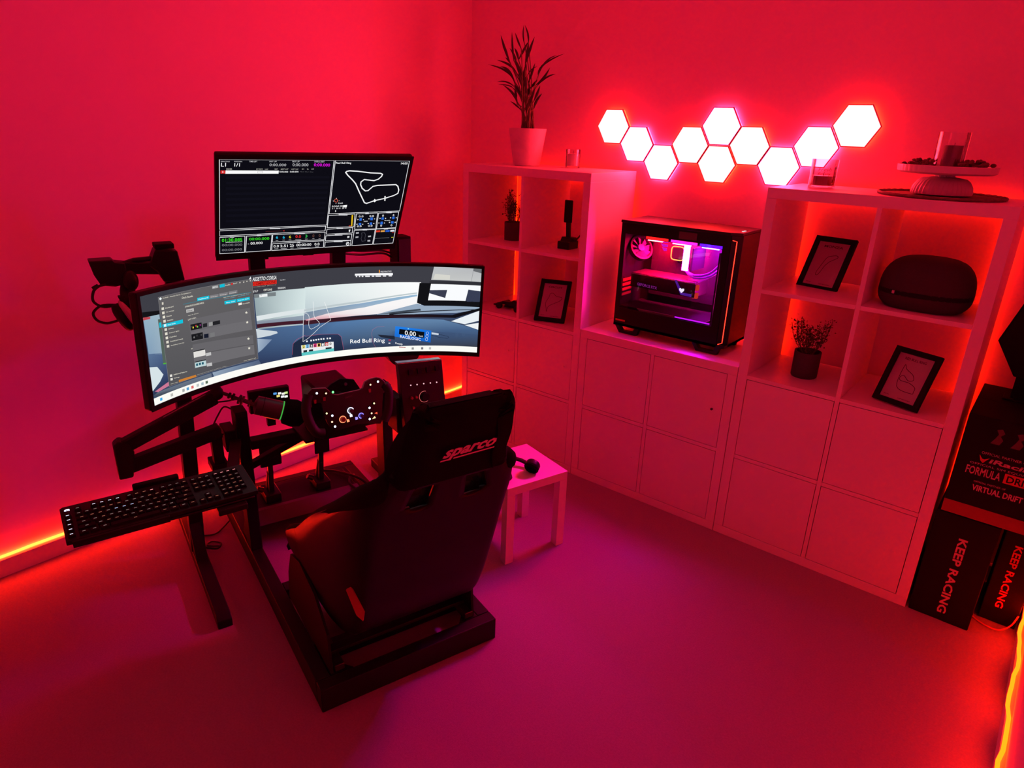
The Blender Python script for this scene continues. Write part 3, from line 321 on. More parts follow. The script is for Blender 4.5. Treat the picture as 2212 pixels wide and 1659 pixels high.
UWT=[(10, '2', [(0.4513, 0.1557), (0.4569, 0.1551), (0.4516, 0.1844)], (20, 20, 24)), (10, '2', [(0.463, 0.154), (0.4686, 0.1534), (0.4633, 0.1827)], (20, 20, 24)), (10, '3', [(0.4747, 0.1524), (0.4803, 0.152), (0.475, 0.1813)], (250, 250, 250)), (10, '6', [(0.4864, 0.1511), (0.4921, 0.1507), (0.4867, 0.1801)], (20, 20, 24)), (10, '1', [(0.4982, 0.15), (0.5038, 0.1497), (0.4984, 0.1791)], (20, 20, 24)), (10, '1', [(0.5099, 0.1491), (0.5156, 0.149), (0.5102, 0.1783)], (250, 250, 250)), (10, '0', [(0.5217, 0.1484), (0.5274, 0.1484), (0.522, 0.1777)], (250, 250, 250)), (10, '0', [(0.5335, 0.148), (0.5392, 0.148), (0.5337, 0.1773)], (20, 20, 24)), (11, '0.00', [(0.7677, 0.2013), (0.8028, 0.1814), (0.7674, 0.2597)], (250, 250, 250)), (11, 'km/h', [(0.8126, 0.181), (0.8251, 0.1724), (0.8125, 0.2013)], (230, 230, 230)), (11, 'RACELOGIC', [(0.7533, 0.1695), (0.8182, 0.1266), (0.7532, 0.2039)], (245, 248, 252)), (12, 'Red Bull Ring', [(0.5971, 0.1281), (0.7048, 0.1119), (0.5974, 0.189)], (248, 250, 252)), (12, 'Ready', [(0.7383, 0.0936), (0.7616, 0.075), (0.7382, 0.12)], (248, 250, 252)), (6, 'FREE PRACTICE', [(0.6917, 0.9314), (0.7245, 0.9335), (0.6917, 0.9481)], (225, 225, 228)), (6, 'ASSETTO CORSA', [(0.3152, 0.9406), (0.3843, 0.9296), (0.3177, 0.9791)], (245, 245, 246)), (7, 'COMPETIZIONE', [(0.3179, 0.8966), (0.382, 0.8907), (0.3185, 0.9267)], (140, 16, 14)), (7, 'Official game', [(0.3166, 0.8754), (0.3831, 0.8718), (0.3168, 0.8829)], (190, 170, 150)), (7, 'Race Menu', [(0.3948, 0.9138), (0.4099, 0.9129), (0.3949, 0.9235)], (220, 220, 224)), (7, 'SETUP', [(0.3124, 0.8279), (0.3293, 0.8269), (0.3128, 0.8468)], (240, 240, 240)), (7, 'OPTIONS', [(0.3452, 0.8267), (0.3699, 0.8229), (0.3456, 0.8478)], (244, 240, 225)), (7, 'SESSION', [(0.3865, 0.8273), (0.4086, 0.8258), (0.3868, 0.8467)], (240, 240, 240)), (10, 'SimHub - Assetto Corsa Competizione', [(0.0611, 0.9306), (0.1409, 0.926), (0.0616, 0.9437)], (226, 222, 206)), (10, 'Dash Studio', [(0.1139, 0.8924), (0.1448, 0.8897), (0.1146, 0.9112)], (226, 222, 206)), (11, 'BETA', [(0.2018, 0.9332), (0.2163, 0.9337), (0.2022, 0.9475)], (230, 230, 230)), (10, 'Profile', [(0.2375, 0.9324), (0.2518, 0.9355), (0.2379, 0.9469)], (226, 222, 206)), (10, 'Record', [(0.2605, 0.9382), (0.2714, 0.9417), (0.2608, 0.951)], (226, 222, 206)), (11, 'Dashboards', [(0.1591, 0.8495), (0.1871, 0.8502), (0.1595, 0.8617)], (240, 250, 250)), (11, 'Overlays', [(0.1935, 0.8478), (0.2129, 0.8471), (0.1938, 0.8585)], (220, 218, 214)), (11, 'Settings', [(0.22, 0.8496), (0.2394, 0.8497), (0.2203, 0.8605)], (220, 218, 214)), (11, 'Controls', [(0.2471, 0.8526), (0.2666, 0.8534), (0.2474, 0.8636)], (220, 218, 214)), (11, 'New dash', [(0.236, 0.7666), (0.2605, 0.7671), (0.2363, 0.7776)], (235, 250, 250)), (11, 'Import dash', [(0.2706, 0.7676), (0.3008, 0.7691), (0.2709, 0.7788)], (235, 250, 250)), (10, 'Get more dashboards from the forum', [(0.2293, 0.823), (0.3055, 0.8277), (0.2295, 0.8312)], (226, 222, 206)), (10, 'Open folder    Refresh list', [(0.2316, 0.8067), (0.3025, 0.8122), (0.2318, 0.814)], (90, 190, 214)), (10, 'AVAILABLE DASHBOARDS', [(0.1196, 0.8072), (0.1734, 0.8069), (0.1201, 0.8228)], (226, 222, 206)), (11, 'Filter', [(0.1246, 0.7642), (0.1402, 0.7628), (0.125, 0.7764)], (80, 80, 84)), (10, 'Show hidden', [(0.2823, 0.7263), (0.3035, 0.7291), (0.2825, 0.7376)], (226, 222, 206)), (10, 'Type to search', [(0.1249, 0.7229), (0.1552, 0.7224), (0.1252, 0.7334)], (226, 222, 206)), (10, 'LAST USED', [(0.1241, 0.6822), (0.1471, 0.6797), (0.1246, 0.698)], (226, 222, 206)), (10, 'dash studio board', [(0.1643, 0.6291), (0.1971, 0.6293), (0.1646, 0.6408)], (226, 222, 206)), (10, '1280x720 Default layout', [(0.165, 0.6156), (0.2204, 0.6175), (0.1653, 0.6273)], (226, 222, 206)), (10, 'dash telemetry', [(0.1641, 0.5327), (0.19, 0.5335), (0.1645, 0.5445)], (226, 222, 206)), (10, '1280x720 Default layout', [(0.1648, 0.52), (0.2213, 0.5178), (0.1652, 0.5318)], (226, 222, 206)), (10, 'DDU', [(0.1242, 0.4036), (0.1335, 0.4019), (0.1246, 0.4153)], (226, 222, 206)), (10, 'Companion dash', [(0.1646, 0.3645), (0.1902, 0.3619), (0.165, 0.3765)], (226, 222, 206)), (10, '800x480', [(0.1648, 0.351), (0.1792, 0.3489), (0.1651, 0.3631)], (226, 222, 206)), (10, 'Lap timer', [(0.1642, 0.2576), (0.1816, 0.2559), (0.1646, 0.2697)], (226, 222, 206)), (10, '480x320', [(0.1638, 0.2445), (0.1789, 0.242), (0.1642, 0.2567)], (226, 222, 206)), (10, 'Favorite', [(0.2834, 0.5906), (0.2975, 0.5911), (0.2836, 0.6002)], (226, 222, 206)), (10, 'Favorite', [(0.2837, 0.4907), (0.2979, 0.4907), (0.2839, 0.5004)], (226, 222, 206)), (10, 'Favorite', [(0.2836, 0.3192), (0.2979, 0.3181), (0.2838, 0.329)], (226, 222, 206)), (10, 'Favorite', [(0.2836, 0.2184), (0.298, 0.2167), (0.2838, 0.2283)], (226, 222, 206)), (11, 'Dashboard', [(0.0653, 0.8401), (0.0877, 0.8387), (0.0658, 0.8517)], (226, 222, 206)), (11, 'Car settings', [(0.0655, 0.802), (0.088, 0.8001), (0.066, 0.8137)], (226, 222, 206)), (11, 'Events', [(0.0658, 0.7637), (0.0802, 0.7621), (0.0662, 0.7755)], (226, 222, 206)), (11, 'Statistics', [(0.066, 0.7252), (0.0832, 0.723), (0.0664, 0.737)], (226, 222, 206)), (11, 'Dash Studio', [(0.0662, 0.6866), (0.0888, 0.6833), (0.0666, 0.6984)], (235, 250, 252)), (11, 'Arduino', [(0.0664, 0.6477), (0.082, 0.645), (0.0668, 0.6596)], (226, 222, 206)), (11, 'Ambient lights', [(0.0666, 0.6086), (0.0958, 0.6034), (0.0671, 0.6206)], (226, 222, 206)), (11, 'Controllers', [(0.0668, 0.5693), (0.0874, 0.5651), (0.0673, 0.5814)], (226, 222, 206)), (11, 'Controls and events', [(0.067, 0.5299), (0.1041, 0.5219), (0.0675, 0.5419)], (226, 222, 206)), (11, 'Available properties', [(0.0673, 0.4902), (0.106, 0.4811), (0.0677, 0.5023)], (226, 222, 206)), (10, 'Additional features', [(0.0651, 0.213), (0.1051, 0.2003), (0.0655, 0.2254)], (226, 222, 206)), (10, 'Settings', [(0.0654, 0.1772), (0.0816, 0.1714), (0.0659, 0.1897)], (226, 222, 206)), (10, 'Licence active', [(0.0544, 0.1385), (0.0754, 0.1331), (0.0546, 0.1456)], (226, 222, 206)), (10, 'Connected to Assetto Corsa Competizione - waiting', [(0.1335, 0.1359), (0.2198, 0.1359), (0.1337, 0.1433)], (190, 188, 184)), (10, 'Close  Duplicate dash', [(0.2725, 0.1395), (0.3096, 0.1428), (0.2727, 0.1495)], (226, 222, 206))]
UPP=[(0,[(0,0),(1,0),(1,1),(0,1)],(13,12,20)),(2,[(0.002,0.9991),(0.5658,1.0043),(0.5693,0.277),(-0.001,0.2814)],(236,236,240),0.0032,True),(2,[(0.5727,1.0014),(0.9959,0.9965),(1.0005,0.4139),(0.5747,0.4087)],(236,236,240),0.0032,True),(2,[(-0.0024,0.2642),(0.5646,0.2633),(0.5634,0.2059),(-0.002,0.2064)],(236,236,240),0.0032,True),(2,[(-0.003,0.1906),(0.1282,0.1908),(0.1285,-0.0012),(-0.0027,0.0012)],(236,236,240),0.0032,True),(2,[(0.1367,0.1901),(0.2699,0.1912),(0.267,0.0027),(0.1337,0.0015)],(236,236,240),0.0032,True),(2,[(0.2736,0.1918),(0.5656,0.1893),(0.5652,0.0981),(0.2732,0.1032)],(236,236,240),0.0032,True),(2,[(0.2733,0.083),(0.5642,0.0849),(0.5659,-0.0001),(0.2734,-0.0042)],(236,236,240),0.0032,True),(2,[(0.5732,0.3889),(0.726,0.3962),(0.7324,0.2402),(0.5737,0.2438)],(236,236,240),0.0032,True),(2,[(0.7345,0.3955),(0.8625,0.3991),(0.8692,0.2002),(0.7385,0.2066)],(236,236,240),0.0032,True),(2,[(0.8694,0.3962),(0.9958,0.4002),(0.9972,0.2038),(0.8745,0.2003)],(236,236,240),0.0032,True),(2,[(0.5738,0.2237),(0.7262,0.2296),(0.7277,0.1621),(0.5738,0.1644)],(236,236,240),0.0032,True),(2,[(0.5723,0.1447),(0.7267,0.1489),(0.7273,0.0709),(0.5727,0.0816)],(236,236,240),0.0032,True),(2,[(0.5729,0.0641),(0.7273,0.0683),(0.7288,0.0008),(0.5728,-0.0004)],(236,236,240),0.0032,True),(2,[(0.7375,0.1934),(0.8671,0.194),(0.8669,-0.0019),(0.7373,0.0001)],(236,236,240),0.0032,True),(2,[(0.8724,0.1968),(0.9978,0.1929),(1.0049,0.0006),(0.8721,0.0008)],(236,236,240),0.0032,True),(1,[(0.0322,0.8336),(0.5516,0.8317),(0.5513,0.8075),(0.0318,0.8095)],(16,15,25)),(1,[(0.0331,0.7797),(0.5509,0.7782),(0.5506,0.7514),(0.0327,0.7556)],(16,15,25)),(1,[(0.0319,0.7249),(0.5498,0.7233),(0.551,0.6962),(0.0316,0.7007)],(16,15,25)),(1,[(0.0328,0.671),(0.5502,0.6655),(0.5498,0.6387),(0.0325,0.6442)],(16,15,25)),(1,[(0.0316,0.6135),(0.5506,0.6076),(0.5502,0.5809),(0.0329,0.589)],(16,15,25)),(1,[(0.032,0.5557),(0.5499,0.5515),(0.5506,0.523),(0.0317,0.5315)],(16,15,25)),(1,[(0.0324,0.4978),(0.5503,0.4936),(0.5494,0.4655),(0.0321,0.4737)],(16,15,25)),(1,[(0.0328,0.4399),(0.5486,0.4322),(0.5499,0.4051),(0.0325,0.4132)],(16,15,25)),(1,[(0.0317,0.3799),(0.549,0.3743),(0.5503,0.3446),(0.0329,0.3553)],(16,15,25)),(4,[(0.26,1.0099),(0.3076,1.0136),(0.3082,1.0),(0.2606,0.999)],(215,215,220)),(4,[(0.7742,1.0079),(0.7958,1.0123),(0.798,0.9983),(0.7753,0.9983)],(215,215,220)),(4,[(0.2556,0.2725),(0.3112,0.2688),(0.3118,0.2552),(0.2562,0.2589)],(215,215,220)),(4,[(0.0515,0.1966),(0.0742,0.194),(0.0732,0.1808),(0.0521,0.183)],(215,215,220)),(4,[(0.19,0.1978),(0.2128,0.1979),(0.2134,0.1843),(0.1907,0.1843)],(215,215,220)),(4,[(0.3894,0.1982),(0.4487,0.1951),(0.4493,0.1815),(0.3901,0.1846)],(215,215,220)),(4,[(0.4108,0.0913),(0.4283,0.0912),(0.4284,0.0763),(0.413,0.0773)],(215,215,220)),(4,[(0.6303,0.4024),(0.6806,0.3987),(0.6828,0.3821),(0.6309,0.3862)],(215,215,220)),(4,[(0.7879,0.4058),(0.8074,0.4067),(0.8097,0.3901),(0.7885,0.3896)],(215,215,220)),(4,[(0.9159,0.4068),(0.9508,0.4067),(0.9514,0.3905),(0.9181,0.3928)],(215,215,220)),(4,[(0.6288,0.2362),(0.6674,0.234),(0.668,0.2204),(0.6294,0.2226)],(215,215,220)),(4,[(0.6241,0.1581),(0.6695,0.153),(0.6702,0.1394),(0.6247,0.1419)],(215,215,220)),(4,[(0.623,0.0752),(0.6749,0.0711),(0.6771,0.0545),(0.6231,0.0603)],(215,215,220)),(4,[(0.7872,0.2033),(0.8152,0.2034),(0.8158,0.1872),(0.7894,0.1893)],(215,215,220)),(4,[(0.9204,0.2044),(0.948,0.2006),(0.9502,0.1866),(0.9222,0.1864)],(215,215,220)),(3,[(0.0069,0.8931),(0.0281,0.8936),(0.0293,0.8638),(0.0066,0.8637)],(226,50,50)),(3,[(0.0302,0.8945),(0.2852,0.8912),(0.2843,0.8605),(0.0293,0.8612)],(250,250,250)),(4,[(0.1815,0.8846),(0.2059,0.8843),(0.2065,0.8681),(0.1817,0.8671)],(190,190,190),0.0015,True),(3,[(0.6433,0.8827),(0.6576,0.8887),(0.7047,0.8832),(0.7799,0.8655),(0.8376,0.8602),(0.8504,0.8491),(0.8468,0.8258),(0.8301,0.7947),(0.8064,0.7789),(0.7481,0.7925),(0.7319,0.7654),(0.7327,0.7343),(0.7451,0.6938),(0.7654,0.6636),(0.7813,0.6665),(0.8063,0.7144),(0.8317,0.7246),(0.9422,0.7309),(0.9566,0.7115),(0.967,0.6675),(0.9656,0.6276),(0.9425,0.6034),(0.8909,0.5724),(0.8313,0.5488),(0.785,0.518),(0.7717,0.5278),(0.7284,0.6627),(0.7024,0.7481),(0.681,0.7906),(0.6521,0.8391),(0.6371,0.8721)],(244,244,246),0.0065,True),(3,[(0.8296,0.5694),(0.8419,0.549),(0.833,0.5282),(0.8223,0.5455)],(250,250,250)),(3,[(0.886,0.5991),(0.8934,0.6001),(0.8975,0.5428),(0.8901,0.5417)],(250,250,250)),(3,[(0.6133,0.5607),(0.6123,0.5476),(0.6087,0.5418),(0.6034,0.5443),(0.5986,0.5508),(0.5959,0.5608),(0.5968,0.5714),(0.601,0.5785),(0.6063,0.5786),(0.6106,0.5708)],(220,90,70),0.003,True),(3,[(0.6036,0.5912),(0.6073,0.5891),(0.6084,0.5821),(0.6047,0.5816)],(220,220,220)),(3,[(0.5874,0.5615),(0.5906,0.5607),(0.5917,0.5511),(0.5885,0.5519)],(220,220,220)),(3,[(0.6202,0.5604),(0.6239,0.561),(0.6234,0.5544),(0.6197,0.5539)],(220,220,220)),(3,[(0.604,0.5307),(0.6077,0.5313),(0.6088,0.5243),(0.6051,0.5237)],(220,220,220)),(3,[(0.6491,0.5041),(0.6719,0.5068),(0.6715,0.48),(0.6488,0.48)],(240,240,240)),(3,[(0.6077,0.4493),(0.6114,0.4498),(0.6132,0.4292),(0.6079,0.4291)],(240,240,240)),(3,[(0.7076,0.3857),(0.7166,0.3863),(0.7212,0.251),(0.7139,0.2499)],(225,185,30)),(3,[(0.7006,0.2571),(0.7112,0.2573),(0.7123,0.2503),(0.7001,0.2505)],(220,60,40)),(3,[(0.7582,0.3416),(0.7724,0.3424),(0.7732,0.3112),(0.7594,0.3118)],(44,106,214)),(3,[(0.7455,0.3326),(0.7524,0.3323),(0.753,0.3213),(0.7461,0.3216)],(220,220,224)),(3,[(0.7799,0.3285),(0.7852,0.3286),(0.7863,0.319),(0.7811,0.3189)],(220,220,224)),(3,[(0.8232,0.3452),(0.8391,0.3455),(0.8414,0.3114),(0.8261,0.3124)],(44,106,214)),(3,[(0.8122,0.3358),(0.819,0.3355),(0.8197,0.3245),(0.8128,0.3248)],(220,220,224)),(3,[(0.8466,0.3317),(0.8535,0.3314),(0.8546,0.3218),(0.8477,0.3221)],(220,220,224)),(3,[(0.757,0.2842),(0.7728,0.2845),(0.7736,0.2534),(0.7598,0.254)],(44,106,214)),(3,[(0.7443,0.2751),(0.7512,0.2748),(0.7518,0.2639),(0.745,0.2642)],(220,220,224)),(3,[(0.7788,0.271),(0.7856,0.2707),(0.7868,0.2611),(0.7799,0.2614)],(220,220,224)),(3,[(0.8252,0.2843),(0.8395,0.2851),(0.8423,0.2549),(0.8265,0.2545)],(44,106,214)),(3,[(0.8126,0.2779),(0.8195,0.2776),(0.8206,0.268),(0.8132,0.2669)],(220,220,224)),(3,[(0.8475,0.2752),(0.8544,0.2749),(0.855,0.2639),(0.8481,0.2642)],(220,220,224)),(3,[(0.893,0.3423),(0.9073,0.3431),(0.9097,0.3116),(0.8943,0.3126)],(44,106,214)),(3,[(0.8804,0.3359),(0.8873,0.3356),(0.8879,0.3247),(0.881,0.325)],(220,220,224)),(3,[(0.9153,0.3332),(0.9222,0.3329),(0.9228,0.3219),(0.9159,0.3222)],(220,220,224)),(3,[(0.9597,0.3455),(0.9755,0.3459),(0.9768,0.3161),(0.9625,0.3153)],(44,106,214)),(3,[(0.947,0.3391),(0.9539,0.3388),(0.955,0.3266),(0.9476,0.3255)],(220,220,224)),(3,[(0.9835,0.336),(0.9904,0.3357),(0.9911,0.3221),(0.9842,0.325)],(220,220,224)),(3,[(0.8919,0.2875),(0.9061,0.2883),(0.9085,0.2541),(0.8931,0.2551)],(44,106,214)),(3,[(0.8792,0.2785),(0.8861,0.2782),(0.8867,0.2672),(0.8798,0.2675)],(220,220,224)),(3,[(0.9141,0.2757),(0.921,0.2754),(0.9216,0.2645),(0.9147,0.2648)],(220,220,224)),(3,[(0.9585,0.2881),(0.9744,0.2884),(0.9772,0.2582),(0.9613,0.2579)],(44,106,214)),(3,[(0.9458,0.2817),(0.9527,0.2814),(0.9538,0.2691),(0.9465,0.2681)],(220,220,224)),(3,[(0.9824,0.2785),(0.9892,0.2782),(0.9899,0.2646),(0.983,0.2649)],(220,220,224)),(3,[(0.3278,0.2328),(0.3352,0.2391),(0.3337,0.222)],(226,50,50)),(3,[(0.2348,0.2317),(0.3257,0.2319)],(120,50,50),0.0012,False),(3,[(0.7036,0.2067),(0.7141,0.207),(0.7122,0.1859),(0.7096,0.1731),(0.7053,0.1835)],(230,230,232)),(3,[(0.7004,0.1256),(0.7131,0.1293),(0.7143,0.1048),(0.7022,0.1024)],(220,220,222)),(3,[(0.7186,0.0273),(0.7176,0.0141),(0.7134,0.007),(0.7081,0.0095),(0.7038,0.0173),(0.7011,0.0274),(0.7021,0.0405),(0.7063,0.0476),(0.7115,0.0478),(0.7159,0.0373)],(235,235,238),0.004,True),(3,[(0.7074,0.0406),(0.7127,0.0408),(0.7128,0.0232),(0.7075,0.0231)],(235,235,238)),(3,[(0.7493,0.1691),(0.7673,0.1704),(0.769,0.1525),(0.7516,0.1499)],(180,180,185)),(3,[(0.7518,0.1148),(0.7698,0.1161),(0.7699,0.0986),(0.7525,0.096)],(180,180,185)),(3,[(0.829,0.1156),(0.8465,0.1182),(0.8487,0.0989),(0.8308,0.0977)],(180,180,185)),(3,[(0.8299,0.0617),(0.8474,0.0617),(0.8491,0.0411),(0.8317,0.0411)],(180,180,185)),(3,[(0.7849,0.1554),(0.8012,0.1623),(0.8125,0.1315),(0.8112,0.0889),(0.8168,0.054),(0.7972,0.0479),(0.788,0.0849),(0.7909,0.1192)],(64,64,74),0.003,True),(3,[(0.8725,0.1792),(0.8989,0.1798),(0.9007,0.1566),(0.8742,0.156)],(222,60,40)),(3,[(0.9042,0.1773),(0.9302,0.1765),(0.9303,0.1564),(0.9039,0.1558)],(226,160,80)),(3,[(0.9339,0.1771),(0.9603,0.1776),(0.9615,0.1531),(0.9356,0.1539)],(40,90,200)),(3,[(0.9651,0.1764),(0.9915,0.177),(0.9933,0.1538),(0.9668,0.1532)],(220,224,236)),(3,[(0.8732,0.0758),(0.9679,0.0765)],(150,150,155),0.0015,False),(3,[(0.98,0.0816),(0.9927,0.0828),(0.9938,0.0758),(0.9816,0.076)],(220,220,60)),(3,[(0.9785,0.1438),(0.9907,0.1437),(0.9918,0.1367),(0.9796,0.1368)],(200,50,40)),(3,[(0.0307,0.133),(0.1159,0.1291),(0.1159,0.1239),(0.0302,0.1264)],(200,200,205)),(3,[(0.291,0.1246),(0.3048,0.124),(0.3059,0.117),(0.2921,0.1176)],(150,150,155)),(3,[(0.3275,0.1241),(0.3413,0.1235),(0.3424,0.1165),(0.3286,0.1171)],(150,150,155)),(3,[(0.3624,0.124),(0.3762,0.1207),(0.3773,0.1137),(0.3636,0.117)],(150,150,155)),(3,[(0.399,0.1208),(0.4323,0.1185),(0.4318,0.1119),(0.3985,0.1142)],(150,150,155)),(3,[(0.4534,0.1215),(0.4688,0.1205),(0.4683,0.114),(0.4545,0.1146)],(150,150,155)),(3,[(0.4952,0.1211),(0.5074,0.1209),(0.5069,0.1144),(0.4947,0.1145)],(150,150,155)),(3,[(0.5318,0.118),(0.5439,0.1178),(0.5434,0.1112),(0.5313,0.1114)],(150,150,155)),(3,[(0.2859,0.0223),(0.3087,0.0224),(0.3082,0.0158),(0.2854,0.0158)],(150,150,155)),(3,[(0.3224,0.0218),(0.3558,0.0195),(0.3569,0.0125),(0.3236,0.0148)],(150,150,155)),(3,[(0.3764,0.0186),(0.3928,0.0203),(0.3939,0.0133),(0.3759,0.012)],(150,150,155)),(3,[(0.4134,0.0194),(0.4897,0.0097),(0.4908,0.0027),(0.4129,0.0128)],(150,150,155)),(3,[(0.5166,0.0168),(0.5393,0.0169),(0.5404,0.0099),(0.5161,0.0102)],(150,150,155))]
UPT=[(3, 'PRACTICE', [(0.0085, 0.9747), (0.0487, 0.9747), (0.0095, 0.9852)], (190, 190, 195)), (3, 'POSITION', [(0.0698, 0.9751), (0.1064, 0.9746), (0.0692, 0.9861)], (190, 190, 195)), (3, 'TIME LEFT', [(0.1397, 0.9749), (0.1783, 0.9753), (0.139, 0.9885)], (190, 190, 195)), (3, 'LAST LAP', [(0.2364, 0.9766), (0.2729, 0.976), (0.2353, 0.9888)], (190, 190, 195)), (3, 'BEST LAP', [(0.3502, 0.9768), (0.3867, 0.9763), (0.3495, 0.9904)], (190, 190, 195)), (3, 'OVERALL BEST', [(0.4618, 0.9761), (0.5163, 0.9769), (0.4612, 0.9897)], (190, 190, 195)), (3, 'L1', [(0.0088, 0.9318), (0.0315, 0.9318), (0.0096, 0.9677)], (240, 240, 242)), (3, '1/1', [(0.0701, 0.9322), (0.0961, 0.9314), (0.071, 0.9655)], (240, 240, 242)), (3, '0:00.000', [(0.2367, 0.9362), (0.3203, 0.9354), (0.2371, 0.963)], (170, 170, 175)), (3, '0:00.000', [(0.352, 0.9361), (0.434, 0.9356), (0.3508, 0.9659)], (170, 170, 175)), (3, '0:00.000', [(0.4621, 0.9358), (0.5478, 0.9333), (0.4613, 0.9669)], (225, 20, 225)), (3, 'DRIVER', [(0.0339, 0.9003), (0.0603, 0.9008), (0.0332, 0.9138)], (190, 188, 180)), (3, 'PIT INFO', [(0.174, 0.9011), (0.2057, 0.9018), (0.175, 0.9117)], (190, 188, 180)), (3, 'LAP', [(0.2163, 0.902), (0.2317, 0.901), (0.2168, 0.9112)], (190, 188, 180)), (3, 'GAP', [(0.2634, 0.9017), (0.2793, 0.9021), (0.2628, 0.9127)], (190, 188, 180)), (3, 'BEST LAP', [(0.2946, 0.9011), (0.3316, 0.9019), (0.2956, 0.9116)], (190, 188, 180)), (3, 'LAST LAP', [(0.3475, 0.9022), (0.384, 0.9017), (0.3464, 0.9118)], (190, 188, 180)), (3, 'S1', [(0.4015, 0.9016), (0.412, 0.9019), (0.4009, 0.9126)], (190, 188, 180)), (3, 'S2', [(0.4279, 0.9022), (0.4364, 0.9015), (0.4268, 0.9118)], (190, 188, 180)), (3, 'S3', [(0.4507, 0.9023), (0.4628, 0.9021), (0.4516, 0.9128)], (190, 188, 180)), (3, '1', [(0.0156, 0.8696), (0.0193, 0.8701), (0.0154, 0.8872)], (240, 240, 242)), (3, '0:00.000', [(0.289, 0.8716), (0.3324, 0.8708), (0.2884, 0.8878)], (240, 240, 242)), (3, '0:00.000', [(0.3414, 0.8714), (0.3853, 0.8719), (0.3408, 0.8876)], (240, 240, 242)), (3, '-:-.- -:-.- -:-.-', [(0.3942, 0.8752), (0.4625, 0.8727), (0.3931, 0.8848)], (120, 120, 125)), (3, 'Red Bull Ring', [(0.5793, 0.9568), (0.6618, 0.9577), (0.5781, 0.9813)], (240, 240, 242)), (3, '14:00', [(0.9485, 0.9577), (0.9887, 0.9577), (0.9473, 0.9823)], (240, 240, 242)), (3, '0 km/h', [(0.6189, 0.5205), (0.6453, 0.5211), (0.6187, 0.5381)], (240, 240, 242)), (3, 'ROAD 22', [(0.5863, 0.4865), (0.6477, 0.487), (0.5862, 0.5041)], (240, 240, 242)), (3, 'S 1  24 C  26 C', [(0.5881, 0.4633), (0.6701, 0.4629), (0.5874, 0.4795)], (240, 240, 242)), (3, '0.0', [(0.7523, 0.3525), (0.7803, 0.3526), (0.7505, 0.3756)], (240, 240, 242)), (3, '0.0', [(0.8168, 0.3521), (0.8448, 0.3522), (0.8151, 0.3753)], (240, 240, 242)), (3, '0.0', [(0.751, 0.2305), (0.779, 0.2307), (0.7493, 0.2537)], (240, 240, 242)), (3, '0.0', [(0.8192, 0.2307), (0.8473, 0.2309), (0.8159, 0.2543)], (240, 240, 242)), (3, 'PRESS', [(0.7876, 0.2945), (0.8103, 0.2945), (0.787, 0.308)], (240, 240, 242)), (3, 'BRAKES', [(0.9156, 0.2955), (0.9521, 0.2949), (0.9145, 0.3051)], (240, 240, 242)), (3, '0', [(0.8956, 0.3499), (0.9062, 0.3501), (0.8939, 0.3757)], (240, 240, 242)), (3, '0', [(0.9623, 0.3504), (0.9723, 0.3493), (0.9605, 0.3762)], (240, 240, 242)), (3, '0', [(0.896, 0.2249), (0.9065, 0.2252), (0.8942, 0.2507)], (240, 240, 242)), (3, '0', [(0.9621, 0.2241), (0.9727, 0.2244), (0.9593, 0.2491)], (240, 240, 242)), (3, '01:30.085', [(0.0117, 0.1361), (0.1148, 0.1335), (0.0114, 0.1738)], (60, 226, 40)), (3, '00:00.000', [(0.0126, 0.0848), (0.1157, 0.0796), (0.0118, 0.1133)], (120, 120, 126)), (3, '00:00.000', [(0.0119, 0.0287), (0.1145, 0.0248), (0.0122, 0.0555)], (120, 120, 126)), (3, '00:00.000', [(0.1502, 0.1374), (0.2566, 0.1339), (0.1495, 0.1685)], (60, 226, 40)), (3, '- 00.000', [(0.1442, 0.0864), (0.2231, 0.0868), (0.143, 0.1161)], (240, 240, 242)), (3, '6', [(0.292, 0.1404), (0.3042, 0.1402), (0.2912, 0.1741)], (40, 190, 230)), (3, '6', [(0.3285, 0.1372), (0.3407, 0.1371), (0.3277, 0.171)], (40, 190, 230)), (3, '6', [(0.3634, 0.1371), (0.3756, 0.1369), (0.3611, 0.1713)], (230, 215, 40)), (3, '0.0', [(0.3988, 0.1383), (0.4301, 0.1351), (0.3981, 0.1721)], (230, 40, 40)), (3, '3', [(0.4544, 0.1373), (0.4666, 0.1371), (0.452, 0.1715)], (60, 200, 90)), (3, '0', [(0.4946, 0.1347), (0.5052, 0.1349), (0.4938, 0.1711)], (110, 70, 60)), (3, '0', [(0.5316, 0.1355), (0.5417, 0.1344), (0.5293, 0.1697)], (110, 80, 70)), (3, '0.0', [(0.2816, 0.0354), (0.3112, 0.0352), (0.2809, 0.0665)], (240, 240, 242)), (3, '2.51', [(0.3186, 0.0362), (0.3604, 0.0332), (0.3174, 0.066)], (240, 240, 242)), (3, '25', [(0.3726, 0.033), (0.3953, 0.033), (0.3702, 0.0671)], (240, 240, 242)), (3, '00:00:00', [(0.4075, 0.0329), (0.4932, 0.0303), (0.4068, 0.0666)], (240, 240, 242)), (3, '0.0', [(0.5123, 0.0299), (0.5419, 0.0296), (0.5099, 0.064)], (240, 240, 242))]
